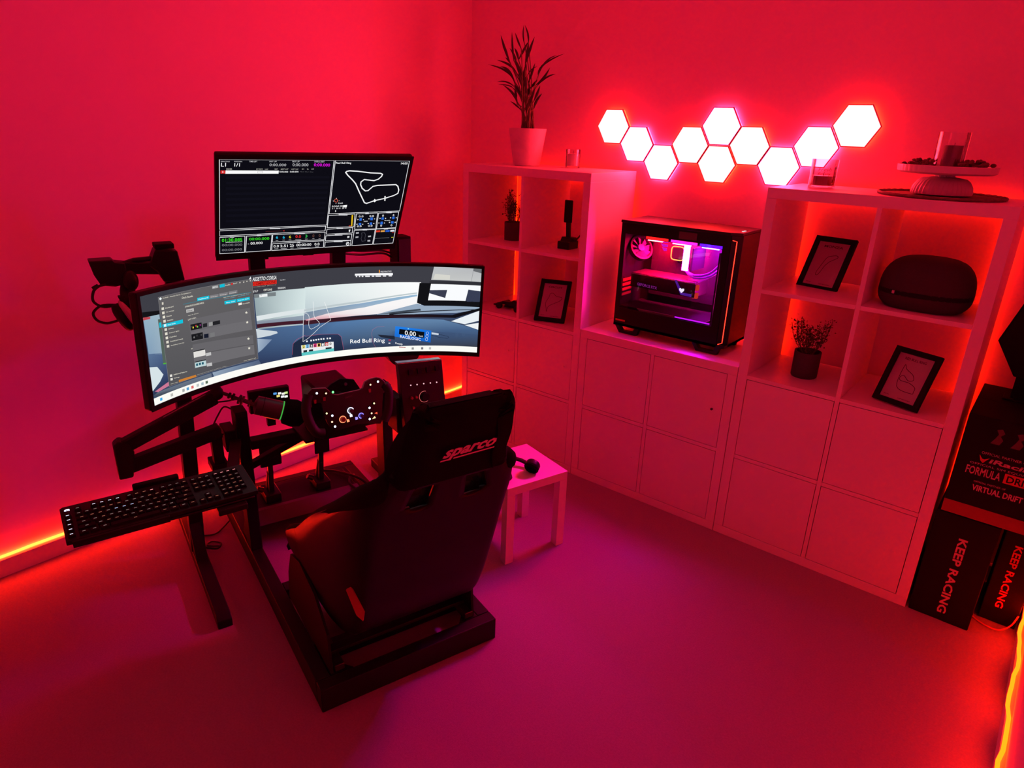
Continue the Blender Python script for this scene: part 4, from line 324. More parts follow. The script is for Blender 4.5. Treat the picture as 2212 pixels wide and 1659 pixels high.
LEAVES=[([0.126,0.189,1.938],[0.105,0.174,1.995],[0.092,0.158,2.052],0.0063),([0.141,0.202,1.945],[0.141,0.189,2.004],[0.146,0.176,2.065],0.0049),([0.208,0.175,1.988],[0.187,0.173,2.024],[0.17,0.171,2.06],0.0042),([0.173,0.243,2.014],[0.148,0.259,2.059],[0.137,0.275,2.107],0.0035),([0.204,0.231,2.018],[0.208,0.221,2.055],[0.195,0.211,2.096],0.0042),([0.162,0.213,1.948],[0.201,0.205,1.991],[0.231,0.198,2.022],0.0056),([0.23,0.184,1.928],[0.264,0.169,1.982],[0.302,0.153,2.034],0.0063),([0.226,0.187,1.941],[0.216,0.209,1.979],[0.205,0.231,2.024],0.0056),([0.128,0.236,1.898],[0.064,0.253,1.933],[-0.025,0.269,1.957],0.0056),([0.125,0.234,1.845],[0.081,0.223,1.898],[-0.034,0.211,1.932],0.0056),([0.155,0.195,1.851],[0.106,0.203,1.902],[0.045,0.211,1.92],0.0056),([0.097,0.229,1.933],[0.068,0.247,1.951],[0.033,0.265,1.966],0.0042),([0.123,0.24,1.936],[0.126,0.224,1.965],[0.107,0.208,2.001],0.0056),([0.158,0.218,1.946],[0.137,0.229,1.978],[0.112,0.239,2.004],0.0056),([0.19,0.21,1.867],[0.176,0.198,1.907],[0.167,0.186,1.943],0.0091),([0.197,0.208,1.852],[0.221,0.192,1.893],[0.24,0.176,1.927],0.0084),([0.159,0.245,1.836],[0.134,0.264,1.869],[0.107,0.283,1.921],0.0084),([0.227,0.214,1.845],[0.252,0.207,1.887],[0.273,0.201,1.929],0.0056),([0.194,0.243,1.876],[0.214,0.248,1.904],[0.247,0.254,1.919],0.0028),([0.265,0.241,1.874],[0.281,0.259,1.927],[0.388,0.277,1.973],0.0049),([0.291,0.211,1.881],[0.331,0.209,1.934],[0.395,0.208,1.959],0.0035),([0.272,0.218,1.836],[0.316,0.217,1.866],[0.351,0.217,1.91],0.0056),([0.307,0.183,1.83],[0.36,0.177,1.862],[0.422,0.17,1.877],0.0042),([0.221,0.235,1.819],[0.263,0.217,1.842],[0.294,0.199,1.856],0.0056),([0.195,0.174,1.747],[0.16,0.182,1.794],[0.084,0.19,1.836],0.0063),([0.174,0.192,1.763],[0.165,0.196,1.795],[0.152,0.201,1.82],0.0056),([0.146,0.208,1.827],[0.099,0.203,1.849],[0.04,0.199,1.852],0.0035),([0.102,0.25,1.824],[0.079,0.239,1.836],[0.024,0.227,1.841],0.0028),([0.194,0.203,1.723],[0.171,0.192,1.744],[0.144,0.181,1.761],0.0042),([0.182,0.221,1.781],[0.169,0.213,1.812],[0.143,0.205,1.837],0.007),([0.28,0.198,1.73],[0.284,0.212,1.765],[0.306,0.226,1.799],0.0063),([0.28,0.196,1.764],[0.295,0.201,1.798],[0.306,0.206,1.832],0.0063),([0.192,0.242,1.759],[0.219,0.227,1.806],[0.238,0.211,1.833],0.0063),([0.272,0.175,1.741],[0.294,0.165,1.787],[0.317,0.156,1.819],0.0063),([0.196,0.231,1.759],[0.174,0.239,1.807],[0.161,0.247,1.855],0.0084),([0.224,0.189,1.788],[0.234,0.184,1.834],[0.232,0.179,1.874],0.0084)]
WPL=[(0.201, 0.097), (0.246, 0.0907), (0.256, 0.0793), (0.265, 0.066), (0.284, 0.0606), (0.328, 0.0628), (0.36, 0.064), (0.375, 0.0691), (0.386, 0.0885), (0.403, 0.0948), (0.43, 0.0968), (0.444, 0.0917), (0.458, 0.0774), (0.46, 0.0597), (0.45, 0.0381), (0.44, 0.0032), (0.431, -0.0597), (0.423, -0.0701), (0.37, -0.0587), (0.337, -0.0548), (0.286, -0.0597), (0.266, -0.0609), (0.253, -0.0548), (0.242, -0.0434), (0.235, -0.0279), (0.229, -0.0051), (0.226, 0.0196), (0.227, 0.0434), (0.194, 0.0495), (0.176, 0.0628), (0.185, 0.0834)]
WGL=[(0.186, 0.0793), (0.176, 0.0526), (0.171, 0.0216), (0.175, -0.0073), (0.183, -0.033), (0.197, -0.0546), (0.22, -0.0628)]
WGR=[(0.458, 0.0669), (0.468, 0.0432), (0.465, 0.007), (0.454, -0.034), (0.438, -0.0628)]
WLD=[(0.213, 0.0793, 'w'), (0.433, 0.0815, 'w'), (0.254, -0.0063, 'w'), (0.258, -0.0454, 'w'), (0.389, -0.0051, 'w'), (0.384, -0.0444, 'w'), (0.244, 0.0732, 'o'), (0.404, 0.0752, 'o'), (0.236, 0.0051, 'y'), (0.25, -0.0276, 'o'), (0.408, 0.0073, 'y'), (0.394, -0.0257, 'o'), (0.268, 0.0732, 'g')]
WEN=[((0.289, -0.0267), (0.303, -0.0289), (0.307, -0.0361)), ((0.321, -0.0019), (0.334, -0.0051), (0.32, -0.0206)), ((0.356, -0.0269), (0.367, -0.0289), (0.338, -0.034))]
BLD=[(0.556, 0.0286), (0.581, 0.0267), (0.608, 0.0257), (0.635, 0.0235), (0.661, 0.0216), (0.551, -0.1094)]
BRG=[(0.605, -0.0226), (0.625, -0.0265)]
BKN=[(0.553, -0.0184), (0.571, -0.0184), (0.555, -0.0553), (0.575, -0.0655), (0.595, -0.0675)]

# ------------------------------------------------------------ computer tower on the low unit
def computer():
    x0, x1, y0, y1, zb = .893, 1.432, .080, .312, .765; z0, z1 = zb+.035, 1.277
    t = thing('computer_tower', 'black gaming computer tower with lit glass side on the low white shelf unit', 'computer', ((x0+x1)/2, (y0+y1)/2, zb))
    P = lambda n, mb, m, par=t, **k: mb.build(n, m, par, **k)
    # shell: top slab with chamfered front corner, back, floor, rear wall, front panel
    P('top_cover', MB().ext([(x0-.004, y0-.004, z1-.012), (x1-.04, y0-.004, z1-.012), (x1-.002, y0+.03, z1-.012), (x1-.002, y1, z1-.012), (x0-.004, y1, z1-.012)], (0, 0, .012)), M_blk, recalc=True, bevel=.002)
    P('side_panel', MB().box(x0, x1, y1-.006, y1, z0, z1-.012), M_blk)
    P('bottom_tray', MB().box(x0, x1, y0, y1, z0, z0+.012), M_blk)
    P('rear_panel', MB().box(x0, x0+.005, y0+.004, y1-.006, z0+.012, z1-.012), M_blk)
    fp = P('front_panel', MB().ext([(x1-.034, y0, z0), (x1, y0+.034, z0), (x1, y1, z0), (x1-.022, y1, z0), (x1-.022, y0+.03, z0), (x1-.04, y0+.012, z0)], (0, 0, z1-.012-z0)), M_gloss, recalc=True)
    P('accent_light', MB().tube([(x1-.03, y0+.002, z1-.03), (x1-.017, y0+.0145, z1-.034), (x1-.017, y0+.0145, z0+.02), (x1-.03, y0+.002, z0+.014)], .0018, 6), glow('accent_red', (3.2, .10, .05)), fp)
    for k in range(3): P('button', MB().cyl((x1-.02, y0+.07+k*.02, z1-.001), (x1-.02, y0+.07+k*.02, z1+.002), .005, n=12), glow('button_lit', (.8, .7, .75)) if k < 2 else M_dalu, fp)
    # glass side with dark printed border
    bz0, bz1, bx0, bx1 = z0+.085, z1-.058, x0+.022, x1-.068
    fr = MB()
    for b in ((x0, x1-.036, bz1, z1-.012), (x0, x1-.036, z0, bz0), (x0, bx0, bz0, bz1), (bx1, x1-.036, bz0, bz1)): fr.box(b[0], b[1], y0, y0+.004, b[2], b[3])
    P('side_frame', fr, M_gloss, smooth=0)
    P('side_glass', MB().box(bx0, bx1, y0+.001, y0+.0035, bz0, bz1), M_pcgl, smooth=0)
    P('label_window', MB().box(1.17, 1.25, y0-.0012, y0-.0002, z1-.05, z1-.02), mat('dark_label', (.06, .065, .05), .5), smooth=0)
    # feet
    for a, b in ((x0+.005, x0+.13), (x1-.15, x1-.02)):
        for yy_ in (y0+.006, y1-.03):
            P('foot', MB().ext([(a, yy_, z0), (a+.025, yy_, zb), (b-.012, yy_, zb), (b, yy_, z0), (b-.02, yy_, z0), (b-.03, yy_, zb+.012), (a+.036, yy_, zb+.012), (a+.02, yy_, z0)], (0, .024, 0)), M_blk, recalc=True)
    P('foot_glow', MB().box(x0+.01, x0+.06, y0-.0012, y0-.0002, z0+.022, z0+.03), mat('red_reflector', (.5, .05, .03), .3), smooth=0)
    # interior
    P('motherboard', MB().box(.96, 1.34, y1-.05, y1-.044, .93, 1.235), mat('board_dark', (.006, .005, .007), .6, scale=70, var=.6, spec=.15), smooth=0)
    P('power_shroud', MB().box(x0+.02, 1.33, y0+.015, y1-.02, z0+.012, .893), M_blk, bevel=.002)
    P('shroud_light', MB().box(1.19, 1.35, y0+.009, y0+.012, .888, .893), glow('violet_line', (.8, .01, 1.3)), smooth=0)
    P('shroud_plate', MB().ext([(1.0, y0+.014, .893), (1.03, y0+.014, .868), (1.18, y0+.014, .868), (1.19, y0+.014, .893)], (0, -.002, 0)), mat('brushed_plate', (.35, .3, .33), .4, .6), recalc=True)
    # radiator with lit edge
    P('radiator', MB().box(.985, 1.36, .135, .26, 1.222, 1.262), M_blk, bevel=.002)
    segs = [(.985, 1.10, (3.0, .02, .02), 'fan_light_red'), (1.105, 1.235, (3.0, .03, 1.2), 'fan_light_pink'), (1.24, 1.36, (.25, .01, 4.0), 'fan_light_blue')]
    FK = {'red': (1.5, 1, .15), 'pink': (1.1, 1, 1.0), 'blue': (.4, 1, 1.85)}
    for a, b, c, n in segs:
        f_ = P('fan', MB().box(a, b, .135, .255, 1.197, 1.221), M_blk2, bevel=.002)
        P('light_bar', MB().box(a+.004, b-.004, .1335, .135, 1.2, 1.219), glow(n, c), f_, smooth=0)
        cx_ = (a+b)/2; 
        P('fan_rotor', MB().cyl((cx_, .188, 1.1968), (cx_, .188, 1.1955), .052, n=28), glow(n+'_ring', tuple(v*k for v, k in zip(FAN, FK[n[10:]]))), f_)
        P('edge_light', MB().box(a+.014, b-.03, .1325, .136, 1.193, 1.197), glow(n+'_edge', tuple(6*max(v, .25) for v in c)), f_, smooth=0)
    for z in (.975, 1.10):
        f_ = P('fan', MB().box(1.371, 1.393, .125, .265, z-.062, z+.062), M_blk2, bevel=.002)
        P('fan_rotor', MB().cyl((1.3712, .195, z), (1.3698, .195, z), .056, n=28), glow('intake_fill', INTAKE_FILL), f_)  # glowing intake fans, out of view, added to light the left wall
    P('light_baffle', MB().box(1.352, 1.358, .087, .150, .90, 1.19), M_blk2, smooth=0)  # added plate, blocks steep rays from the intake fans to the left wall
    # rear fan
    rf = MB().lathe([(.058, -.0125), (.058, .0125), (.05, .0125), (.05, -.0125), (.058, -.0125)], n=32, cap=False).build('rear_fan', M_blk, None); rf.parent = t
    rf.rotation_euler = (math.radians(58), 0, math.radians(64)); rf.location = Vector((.935, .19, 1.145))-Vector(t.location)
    hub = MB().lathe([(0.001, .01), (.016, .01), (.018, -.01)], n=20)
    for k in range(9):
        a = 2*math.pi*k/9; r_ = Matrix.Rotation(a, 4, 'Z')
        hub.add([r_ @ Vector(p) for p in ((.017, -.006, -.006), (.049, -.012, -.008), (.049, .012, .006), (.017, .006, .006))], [(0, 1, 2, 3)])
    bl = hub.build('fan_blades', mat('violet_translucent', (.05, .012, .06), .5, emit=(.02, .001, .035)), None); bl.parent = rf; bl.location = (0, 0, 0)
    # cpu block, ram, board logo
    cb = P('pump_head', MB().box(1.073, 1.127, y1-.078, y1-.05, 1.112, 1.165), M_gloss, bevel=.008)
    ring = [(1.1+.031*math.copysign(abs(math.cos(a))**.45, math.cos(a)), y1-.0795, 1.1385+.03*math.copysign(abs(math.sin(a))**.45, math.sin(a))) for a in [2*math.pi*k/32 for k in range(32)]]
    P('pump_ring', MB().tube(ring, .0022, 6, closed=True), glow('pump_red', (7, .9, .25)), cb)
    P('pump_face', MB().box(1.076, 1.124, y1-.0795, y1-.078, 1.115, 1.162), glow('pump_face_red', (.42, .004, .06)), cb, smooth=0)
    lg = MB()
    for k, (a, b) in enumerate(((0, .05), (.012, .05), (.02, .047))):
        lg.add([(.985+a, y1-.0512, 1.185-k*.017), (.985+b, y1-.0512, 1.183-k*.017), (.985+b, y1-.0512, 1.173-k*.018), (.985+a+.012, y1-.0512, 1.171-k*.018)], [(0, 1, 2, 3)])
    P('board_emblem', lg, glow('emblem_pink', (.75, .01, .6)), smooth=0)
    P('memory_stick', MB().box(1.19, 1.216, .100, .106, 1.094, 1.2), glow('memory_white', RAM), smooth=0)
    P('memory_stick', MB().box(1.226, 1.232, .106, .23, 1.094, 1.19), M_blk2, smooth=0)
    # graphics card
    gc = P('graphics_card', MB().box(.95, 1.262, .10, .225, .985, 1.05), M_blk, bevel=.003)
    P('card_trim', MB().box(.95, 1.262, .099, .1, 1.044, 1.047), M_alu, gc, smooth=0)
    P('card_lettering', put_text(MB(), 'GEFORCE RTX', (.986, .0985, .996), (.1, 0, -.004), (0, 0, .013), .02), glow('letters_violet', (.22, .012, .2)), gc, smooth=0)
    hv = [(0, -.012), (-.011, .0), (-.011, .008), (-.004, .009), (0, .004), (.004, .009), (.011, .008), (.011, 0)]
    P('card_emblem', MB().ext([(1.203+a, .0985, 1.009+b) for a, b in hv], (0, -.0012, 0)), glow('emblem_white', (1.1, 1.0, 1.2)), gc, recalc=True)
    P('card_corner', MB().ext([(1.165, .0985, 1.048), (1.2, .0985, .99), (1.25, .0985, .988), (1.25, .0985, 1.0), (1.21, .0985, 1.0), (1.175, .0985, 1.048)], (0, -.001, 0)), glow('corner_violet', (.08, .01, .3)), gc, recalc=True)
    for z in (1.03, .995): P('cable_plug', MB().box(1.252, 1.272, .103, .12, z-.012, z+.01), glow('plug_red', (.6, .03, .02)), gc, smooth=0)
    # tubes
    for dy, w in ((0, .0), (.018, .012)):
        tp = [(1.36, .14+dy, 1.225), (1.366, .125+dy, 1.18), (1.352, .115+dy, 1.14-w), (1.31, .112+dy, 1.095-w), (1.25, .112+dy, 1.078-w), (1.2, .13+dy, 1.088-w), (1.168, .17+dy, 1.12), (1.15, .22, 1.14)]
        P('coolant_tube', MB().tube(catmull(tp, 6), .0062, 10), mat('violet_tube', (.2, .05, .3), .3, emit=(.10, .003, .22)))
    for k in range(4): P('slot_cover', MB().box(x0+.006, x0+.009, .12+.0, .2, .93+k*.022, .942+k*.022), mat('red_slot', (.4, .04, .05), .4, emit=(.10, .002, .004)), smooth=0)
    return t
def catmull(p, k=8, closed=False):
    p = [Vector(x) for x in p]; n = len(p); o = []
    for i in range(n if closed else n-1):
        a, b, c, d = p[(i-1) % n if closed else max(i-1, 0)], p[i], p[(i+1) % n], p[(i+2) % n if closed else min(i+2, n-1)]
        for j in range(k):
            t = j/k; o.append(.5*((2*b)+(c-a)*t+(2*a-5*b+4*c-d)*t*t+(3*b-a-3*c+d)*t**3))
    if not closed: o.append(p[-1])
    return o
computer()

# ------------------------------------------------------------ things on and in the shelf units
Z2, Z3, ZT = .7405, 1.07725+.0005, 1.465
def palm():
    c = Vector((.245, .2, ZT)); t = thing('potted_palm', 'tall potted palm in a pale marbled pot on the corner shelf unit', 'plant', c)
    MB().lathe([(.062, 0), (.066, .003), (.0925, .170), (.0925, .174), (.086, .174), (.083, .150)], c, 36).build('pot', M_pot, t, recalc=True)
    MB().lathe([(.001, .153), (.083, .152)], c, 28, cap=False).build('soil', M_soil, t)
    rnd = random.Random(3)
    stems = MB()
    for b, m, e, w in LEAVES:
        b, m, e = Vector(b), Vector(m), Vector(e)
        bb = c+Vector((rnd.uniform(-.035, .035), rnd.uniform(-.03, .03), .15)); mid = (bb+b)/2+Vector(((b.x-bb.x)*-.18, 0, .03))
        stems.tube(catmull([bb, mid, b], 5), .0026, 5)
        # blade: folded ribbon, tapered to a tip
        ctl = catmull([b, m+(m-(b+e)/2)*.9, e], 6) if False else [((1-f)**2)*b+2*f*(1-f)*(2*m-(b+e)/2)+f*f*e for f in [i/9 for i in range(10)]]
        vv = []; view = Vector((.62, -.78, .15)).normalized()
        for i, p in enumerate(ctl):
            d = (ctl[min(i+1, 9)]-ctl[max(i-1, 0)]).normalized(); sd = d.cross(view)
            sd = (sd.normalized()+view*rnd.uniform(-.25, .25)).normalized(); up = sd.cross(d)
            f = i/9; hw = w*max(.03, math.sin(math.pi*min(1, .12+.88*f)) ** .8 if f > .35 else (.35+.65*f/.35))
            vv += [p-sd*hw+up*hw*.35, p, p+sd*hw+up*hw*.35]
        fs = []
        for i in range(9):
            a = i*3; fs += [(a, a+1, a+4, a+3), (a+1, a+2, a+5, a+4)]
        MB().add(vv, fs).build('leaf', M_leaf, t, smooth=180, solid=(.0008, 0))
    stems.build('stems', M_stem, t, kind='stuff')
palm()

def bush(c, r, h, potr, poth, label, seed, square=False):
    c = Vector(c); rnd = random.Random(seed)
    t = thing('potted_plant', label, 'plant', c)
    MB().lathe([(potr*.94, 0), (potr, .004), (potr*1.02, poth), (potr*.9, poth), (potr*.88, poth-.015)], c, 32).build('pot', M_dpot, t, recalc=True)
    MB().lathe([(.001, poth-.013), (potr*.9, poth-.014)], c, 20, cap=False).build('soil', M_soil, t)
    st = MB(); lf = MB()
    for k in range(26):
        a = rnd.uniform(0, 6.28); q = rnd.random()**.6; top = c+Vector((math.cos(a)*r*q, math.sin(a)*r*q*.8, poth+h*(.42+.58*abs(math.cos(a*1.0)) if q > .45 else .62)*rnd.uniform(.75, 1)))
        b = c+Vector((math.cos(a)*potr*.35, math.sin(a)*potr*.35, poth-.015)); path = catmull([b, (b+top)/2+Vector((math.cos(a)*.012, math.sin(a)*.012, .0)), top], 5)
        st.tube(path, .0012, 4)
        for i in range(4, len(path)):
            for j in range(4):
                p = path[i]+Vector([rnd.gauss(0, .006) for _ in range(3)]); d = Vector((rnd.gauss(0, 1), rnd.gauss(0, 1), rnd.gauss(.3, .8))).normalized()
                s_ = d.cross(Vector((rnd.random(), rnd.random(), rnd.random()+.1))).normalized(); L = rnd.uniform(.007, .0125); u = s_.cross(d)
                lf.add([p, p+d*L*.5+s_*L*.33+u*.0015, p+d*L, p+d*L*.5-s_*L*.33+u*.0015], [(0, 1, 2, 3)])
    st.build('twigs', M_stem, t, kind='stuff', smooth=0); lf.build('foliage', M_leaf, t, kind='stuff', smooth=0)
bush((.185, .19, Z3), .062, .16, .048, .105, 'small leafy plant in a dark pot in the upper cell nearest the corner', 11)
bush((1.742, .165, Z2), .085, .145, .0495, .105, 'small bushy plant in a dark round pot beside the computer tower', 5)

def picture(bl, br, lean, hh, label, kindt):
    bl, br = Vector(bl), Vector(br); x = (br-bl).normalized(); w = (br-bl).length; bk = Vector((-x.y, x.x, 0)); le = math.radians(lean)
    u = Vector((0, 0, math.cos(le)))+bk*math.sin(le); n = x.cross(u)      # n points to the room
    if n.y > 0: n = -n
    o = bl+Vector((0, 0, .001)); t = thing('picture_frame', label, 'picture frame', (bl+br)/2, 'framed race track prints in the shelf cells')
    pt = lambda a, b, d_: o+x*a+u*b+n*d_
    fw = .019; mb = MB()
    for a0, a1, b0, b1 in ((0, w, 0, fw), (0, w, hh-fw, hh), (0, fw, fw, hh-fw), (w-fw, w, fw, hh-fw)):
        mb.ext([pt(a0, b0, 0), pt(a1, b0, 0), pt(a1, b1, 0), pt(a0, b1, 0)], n*.014)
    mb.build('frame', M_blk2, t, smooth=0, recalc=True)
    pr_ = MB().ext([pt(fw*.8, fw*.8, .004), pt(w-fw*.8, fw*.8, .004), pt(w-fw*.8, hh-fw*.8, .004), pt(fw*.8, hh-fw*.8, .004)], n*.002).build('print', M_paper, t, smooth=0, recalc=True)
    MB().ext([pt(.004, .004, -.003), pt(w-.004, .004, -.003), pt(w-.004, hh-.004, -.003), pt(.004, hh-.004, -.003)], n*.003).build('backing', M_blk2, t, smooth=0, recalc=True)
    # strut behind
    top = pt(w/2, hh*.75, -.003); ft = Vector((top.x, top.y, bl.z))+bk*.045; ft.z = bl.z+.001
    MB().bar(top, ft, .03, .003, up=bk).build('strut', M_blk2, t, smooth=0)
    ink = MB(); title, loop, foot = kindt
    W_, H_ = w-2*fw, hh-2*fw; q = lambda a, b: pt(fw+a*W_, fw+b*H_, .0064)
    put_text(ink, title, q(.2, .875), x*W_*.6, u*H_*.055, .02)
    put_text(ink, foot, q(.08, .06), x*W_*.16, u*H_*.022, .02)
    put_text(ink, 'LAP RECORD', q(.5, .045), x*W_*.35, u*H_*.022, .02)
    ring = [q(a, b) for a, b in loop]; ring = catmull(ring, 5, True); m = len(ring)
    for i in range(m):
        a, b = ring[i], ring[(i+1) % m]; d_ = (b-a)
        if d_.length < 1e-6: continue
        sd = d_.normalized().cross(n)*.0011; ink.add([a-sd, b-sd, b+sd, a+sd], [(0, 1, 2, 3)])
    ink.build('print_drawing', M_ink, pr_, smooth=0)
    MB().ext([pt(fw, fw, .0095), pt(w-fw, fw, .0095), pt(w-fw, hh-fw, .0095), pt(fw, hh-fw, .0095)], n*.0012).build('glass', M_frgl, t, smooth=0, recalc=True)
picture((.465, .034, Z2), (.611, .089, Z2), 31, .216, 'black framed track print leaning in the corner shelf unit, its circuit like a bent arrow',
        ('CIRCUIT', [(.28, .24), (.2, .42), (.3, .6), (.33, .7), (.45, .72), (.62, .64), (.86, .62), (.8, .52), (.6, .44), (.4, .36), (.33, .3), (.3, .17)], '5.7 km'))
picture((1.638, .212, Z3), (1.796, .186, Z3), 29, .221, 'black framed track print standing in the cell left of the oval case',
        ('MONZA', [(.28, .3), (.3, .36), (.38, .55), (.46, .67), (.7, .72), (.76, .68), (.66, .62), (.55, .56), (.46, .46), (.42, .36), (.36, .25), (.3, .24)], '5.8 km'))
picture((2.017, .098, Z2), (2.173, .043, Z2), 25, .210, 'black framed track print in the cell below the oval case, tilted outward',
        ('RED BULL RING', [(.33, .28), (.28, .75), (.38, .68), (.6, .6), (.68, .5), (.55, .46), (.38, .54), (.3, .48), (.36, .42), (.6, .42), (.8, .36), (.82, .27), (.78, .22)], '4.3 km'))

# spare pedal
t = thing('spare_pedal', 'black upright pedal with a flat pad on a block base in the corner shelf unit', 'pedal', (.531, .19, Z3))
MB().box(.497, .565, .15, .235, Z3, Z3+.05).build('base', M_blk, t, bevel=.004)
MB().ext([(.50, .172, Z3+.05), (.50, .228, Z3+.05), (.50, .218, Z3+.068), (.50, .182, Z3+.068)], (.062, 0, 0)).build('bracket', M_blk, t, recalc=True)
MB().bar((.529, .2, Z3+.03), (.529, .19, Z3+.15), .022, .012).build('arm', M_blk, t)
MB().box(.507, .551, .178, .19, Z3+.138, Z3+.245).build('pad', M_blk2, t, bevel=.004)
MB().tube([(.55, .2, Z3+.05), (.57, .2, Z3+.055), (.595, .205, Z3+.085)], .004, 8).build('spring_rod', M_dalu, t)
# model car
def model_car():
    c = Vector((.245, .12, Z2)); t = thing('model_car', 'small dark open-wheel model racing car peeking out in the corner shelf unit', 'model car', c)
    P = lambda n, mb, m: mb.build(n, m, t, recalc=True)
    def V(a, b, z): return (c.x+a, c.y+b, c.z+z)
    body = MB().ext([V(-.085, -.008, .022), V(-.02, -.014, .02), V(.05, -.014, .02), (V(.08, -.01, .03)), V(.045, -.01, .05), V(.02, -.009, .052), V(-.005, -.009, .038), V(-.06, -.006, .034)], (0, .026, 0)); P('body', body, M_blk)
    P('floor', MB().box(c.x-.03, c.x+.07, c.y-.03, c.y+.038, c.z+.014, c.z+.02), M_blk2)
    P('front_wing', MB().box(c.x-.095, c.x-.075, c.y-.036, c.y+.044, c.z+.014, c.z+.02), M_blk)
    P('rear_wing', MB().box(c.x+.075, c.x+.095, c.y-.026, c.y+.034, c.z+.045, c.z+.062), M_blk)
    for a in (-.06, .06):
        for b in (-.038, .032): P('wheel', MB().cyl(V(a, b, .0165), V(a, b+.016, .0165), .0165, n=18), M_rub)
model_car()
# oval case
def case():
    c = Vector((2.09, .15, Z3)); t = thing('oval_case', 'large black oval zipped carry case in the upper right shelf cell', 'case', c)
    def half(z0, z1, s): 
        mb = MB(); prof = []
        rows = 9; n = 40
        for i in range(rows+1):
            f = i/rows; ph = f*math.pi/2; k = math.cos(ph)**.55 if f < 1 else .02; z = z0+(z1-z0)*math.sin(ph)**.9
            for j in range(n):
                a = 2*math.pi*j/n; ca, sa = math.cos(a), math.sin(a); sg = lambda v: math.copysign(abs(v)**.8, v)
                prof.append((c.x+.146*k*sg(ca), c.y+.118*k*sg(sa), c.z+z))
        fs = [(i*n+j, i*n+(j+1) % n, (i+1)*n+(j+1) % n, (i+1)*n+j) for i in range(rows) for j in range(n)]+[tuple(rows*n+j for j in range(n))]
        mb.add(prof, fs); return mb
    half(.078, .192, 1).build('lid', mat('case_fabric', (.035, .026, .03), .9, var=.25, scale=200, bump=.3, bscale=500), t, recalc=True)
    half(.066, .0, 1).build('shell', MATS['case_fabric'], t, recalc=True)
    zp = MB(); n = 48; sg = lambda v: math.copysign(abs(v)**.8, v)
    ring = lambda r, z: [(c.x+(.146*r)*sg(math.cos(2*math.pi*j/n)), c.y+(.118*r)*sg(math.sin(2*math.pi*j/n)), c.z+z) for j in range(n)]
    zp.add(ring(1.0, .064)+ring(1.0, .080), [(j, (j+1) % n, n+(j+1) % n, n+j) for j in range(n)]); zp.build('zip_band', M_blk2, t)
    MB().box(c.x-.085, c.x-.076, c.y-.113, c.y-.104, c.z+.068, c.z+.079).build('zip_pull', M_alu, t, bevel=.001)
case()
# candles
def jar(c, r, h, waxh, wm, label, cat='candle', text=None):
    c = Vector(c); t = thing('jar_candle', label, cat, c)
    MB().lathe([(r*.96, 0), (r, .002), (r, h), (r-.003, h), (r-.003, .010), (.001, .009)], c, 36, cap=False).build('jar', M_gl, t, recalc=True)
    MB().lathe([(.001, .0105), (r-.0035, .0105), (r-.0035, waxh), (.001, waxh-.002)], c, 32, cap=False).build('wax', wm, t, recalc=True)
    MB().cyl(c+Vector((0, 0, waxh-.002)), c+Vector((.002, 0, waxh+.014)), .001, n=6).build('wick', M_blk, t)
    if text:
        mb = MB()
        for i, s in enumerate(text):
            v, f = text2d(s, .0, .25); a0 = math.radians(-98); 
            mb.add([c+Vector(((r+.0006)*math.cos(a0+a*.95), (r+.0006)*math.sin(a0+a*.95), h*.60-i*.017+b*.013)) for a, b in v], f)
        mb.build('lettering', M_ink, t, smooth=0)
jar((.472, .275, ZT), .0365, .086, .066, M_wax, 'small glass candle with white wax beside the potted palm')
jar((1.665, .195, ZT), .047, .102, .044, M_rwax, 'red jar candle with black lettering on the right shelf unit', text=('Fresh', 'Botany'))
# placemat, cake stand, glass cylinder, pillar candle, dried flowers
cm = Vector((2.055, .2, ZT))
t = thing('placemat', 'round woven straw placemat under the cake stand', 'placemat', cm)
MB().lathe([(.001, .004), (.185, .004), (.186, 0), (.001, 0)], cm, 48, cap=False).build('weave', M_mat_, t, recalc=True)
MB().tube([cm+Vector((.19*math.cos(a), .19*math.sin(a), .0055+.0015*(i % 2))) for i, a in enumerate([2*math.pi*k/80 for k in range(80)])], .005, 6, closed=True).build('braided_rim', M_mat_, t)
zs = .0095
cs = cm+Vector((0, 0, zs)); t = thing('cake_stand', 'white ribbed cake stand on the round straw placemat', 'cake stand', cs)
MB().lathe([(.09, 0), (.092, .006), (.088, .024), (.077, .042), (.066, .05), (.03, .056), (.03, .064)], cs, 120, flute=.018, fn=40).build('foot', M_cer, t, recalc=True)
MB().lathe([(.03, .061), (.135, .066), (.146, .072), (.148, .092), (.144, .093), (.142, .08), (.001, .078)], cs, 144, flute=.008, fn=48, cap=False).build('plate', M_cer, t, recalc=True)
cg = cs+Vector((0, 0, .0795)); t = thing('glass_cylinder', 'clear open glass cylinder standing on the cake stand', 'candle holder', cg)
MB().lathe([(.0465, 0), (.0465, .118), (.044, .118), (.044, .004), (.001, .003)], cg, 40, cap=False).build('cylinder', M_gl, t, recalc=True)
cp = cg+Vector((.006, 0, .005)); t = thing('pillar_candle', 'dark pillar candle inside the glass cylinder', 'candle', cp)
MB().lathe([(.029, 0), (.0295, .002), (.0295, .066), (.027, .072), (.001, .070)], cp, 28).build('wax_body', mat('dark_wax', (.06, .03, .035), .7, var=.3, scale=90, bump=.3, bscale=150), t, recalc=True)
MB().cyl(cp+Vector((0, 0, .069)), cp+Vector((0, .001, .08)), .001, n=6).build('wick', M_blk, t)
